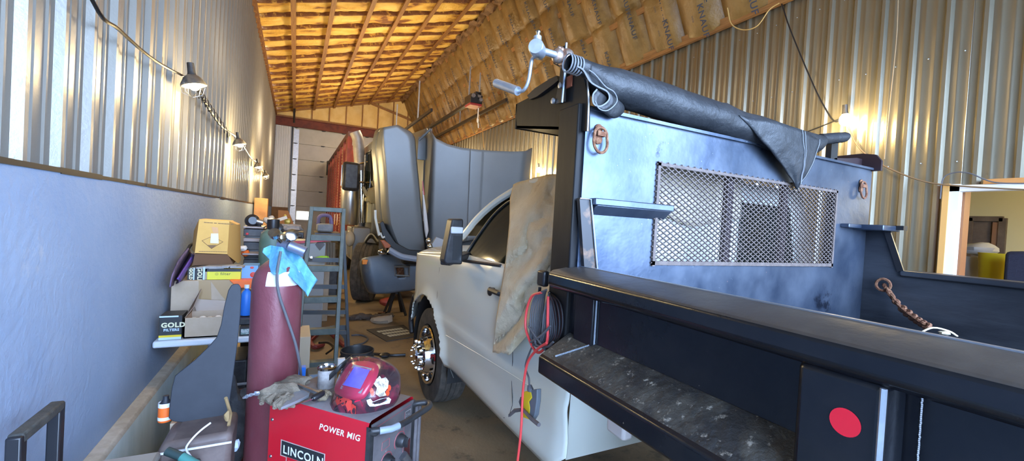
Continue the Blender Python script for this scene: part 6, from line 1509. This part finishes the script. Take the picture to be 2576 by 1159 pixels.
MB().prism(w_([(1316, 985), (1334, 980), (1338, 1000), (1330, 1010), (1333, 1025), (1330, 1055), (1315, 1050)]), (.02, 0, 0)).build('yellow_shell', m_yellow, cg, bevel=.004)
MB().prism(w_([(1334, 980), (1351, 978), (1350, 1010), (1345, 1045), (1338, 1056), (1330, 1055), (1333, 1025), (1330, 1010), (1338, 1000)]), (.022, 0, 0)).build('grey_shell', mat('slate grey plastic', (.13,.15,.17), .5), cg, bevel=.004)
MB().tube(w_([(1332, 968), (1334, 978), (1334, 984)]), [.009, .014, .012], 10).build('strain_relief', m_greycord, cg)
mb = MB().tube(w_([(1282, 1044), (1295, 1032), (1312, 1030)], -.01), [.007, .009, .008], 8).tube(w_([(1314, 1028), (1308, 1010), (1312, 1000)], -.01), .006, 8).tube(w_([(1316, 1030), (1336, 1052), (1356, 1068)], -.01), [.007, .008, .009], 8)
tag(mb.build('battery_clamps', m_panelg), 'dark grey battery clamps crossed over the charger', 'clamps')
a, b = oX(1351, 678, .95), oX(1366, 722, .95)
lt = thing('work_light', tuple(oX(1358, 745, .95)), 'slim black work light hooked at the bed corner above the cables', 'work light')
MB().box((a.x, b.y, b.z), (a.x+.03, a.y, a.z)).build('light_head', m_black, lt, bevel=.008); MB().tube([oX(1358, 722, .96), oX(1356, 745, .96)], .007, 8).build('light_stem', m_black, lt)

# ================= LIGHT, SKY, CAMERA =================
wd_ = bpy.data.worlds.new('sky'); bpy.context.scene.world = wd_; wd_.use_nodes = True
bg = wd_.node_tree.nodes['Background']; bg.inputs['Color'].default_value = (.46, .65, 1.0, 1); bg.inputs['Strength'].default_value = 19
pl = bpy.data.lights.new('doorway_portal', 'AREA'); pl.shape = 'RECTANGLE'; pl.size = 5.6; pl.size_y = 4.3
try: pl.cycles.is_portal = True
except Exception: pass
po = bpy.data.objects.new('doorway_portal', pl); C.objects.link(po); po.location = (2.1, YB-.02, 2.15); po.rotation_euler = (math.radians(-90), 0, 0)
# warm fill lights without fixtures, added to brighten the bay and office
def lamp(loc, e, col=(1, .72, .36), size=.25):
    l = bpy.data.lights.new('fill_light', 'POINT'); l.energy = e; l.color = col; l.shadow_soft_size = size
    o = bpy.data.objects.new('fill_light', l); C.objects.link(o); o.location = loc
lamp((6.3, .3, 2.3), 45, (1, .85, .5), .15)
for ly, le in ((4.6, 35), (10.5, 120), (15, 120)): lamp((1.9, ly, 4.2), le, (1, .80, .52), .4)
sc = bpy.context.scene
cam = bpy.data.cameras.new('camera'); co = bpy.data.objects.new('camera', cam); C.objects.link(co); sc.camera = co
cam.sensor_fit = 'HORIZONTAL'; cam.sensor_width = 36; cam.lens = 36*F/W; cam.clip_start = .02; cam.clip_end = 200
M4 = Matrix((rgt, upv, -fwd)).transposed().to_4x4(); M4.translation = EO; co.matrix_world = M4
vs_ = sc.view_settings; vs_.view_transform = 'Standard'; vs_.look = 'None'; vs_.gamma = 1; vs_.use_curve_mapping = False; vs_.exposure = .42
sc.cycles.max_bounces = 6; sc.cycles.diffuse_bounces = 4; sc.cycles.glossy_bounces = 4; sc.cycles.caustics_reflective = False; sc.cycles.caustics_refractive = False
sc.cycles.sample_clamp_indirect = 6
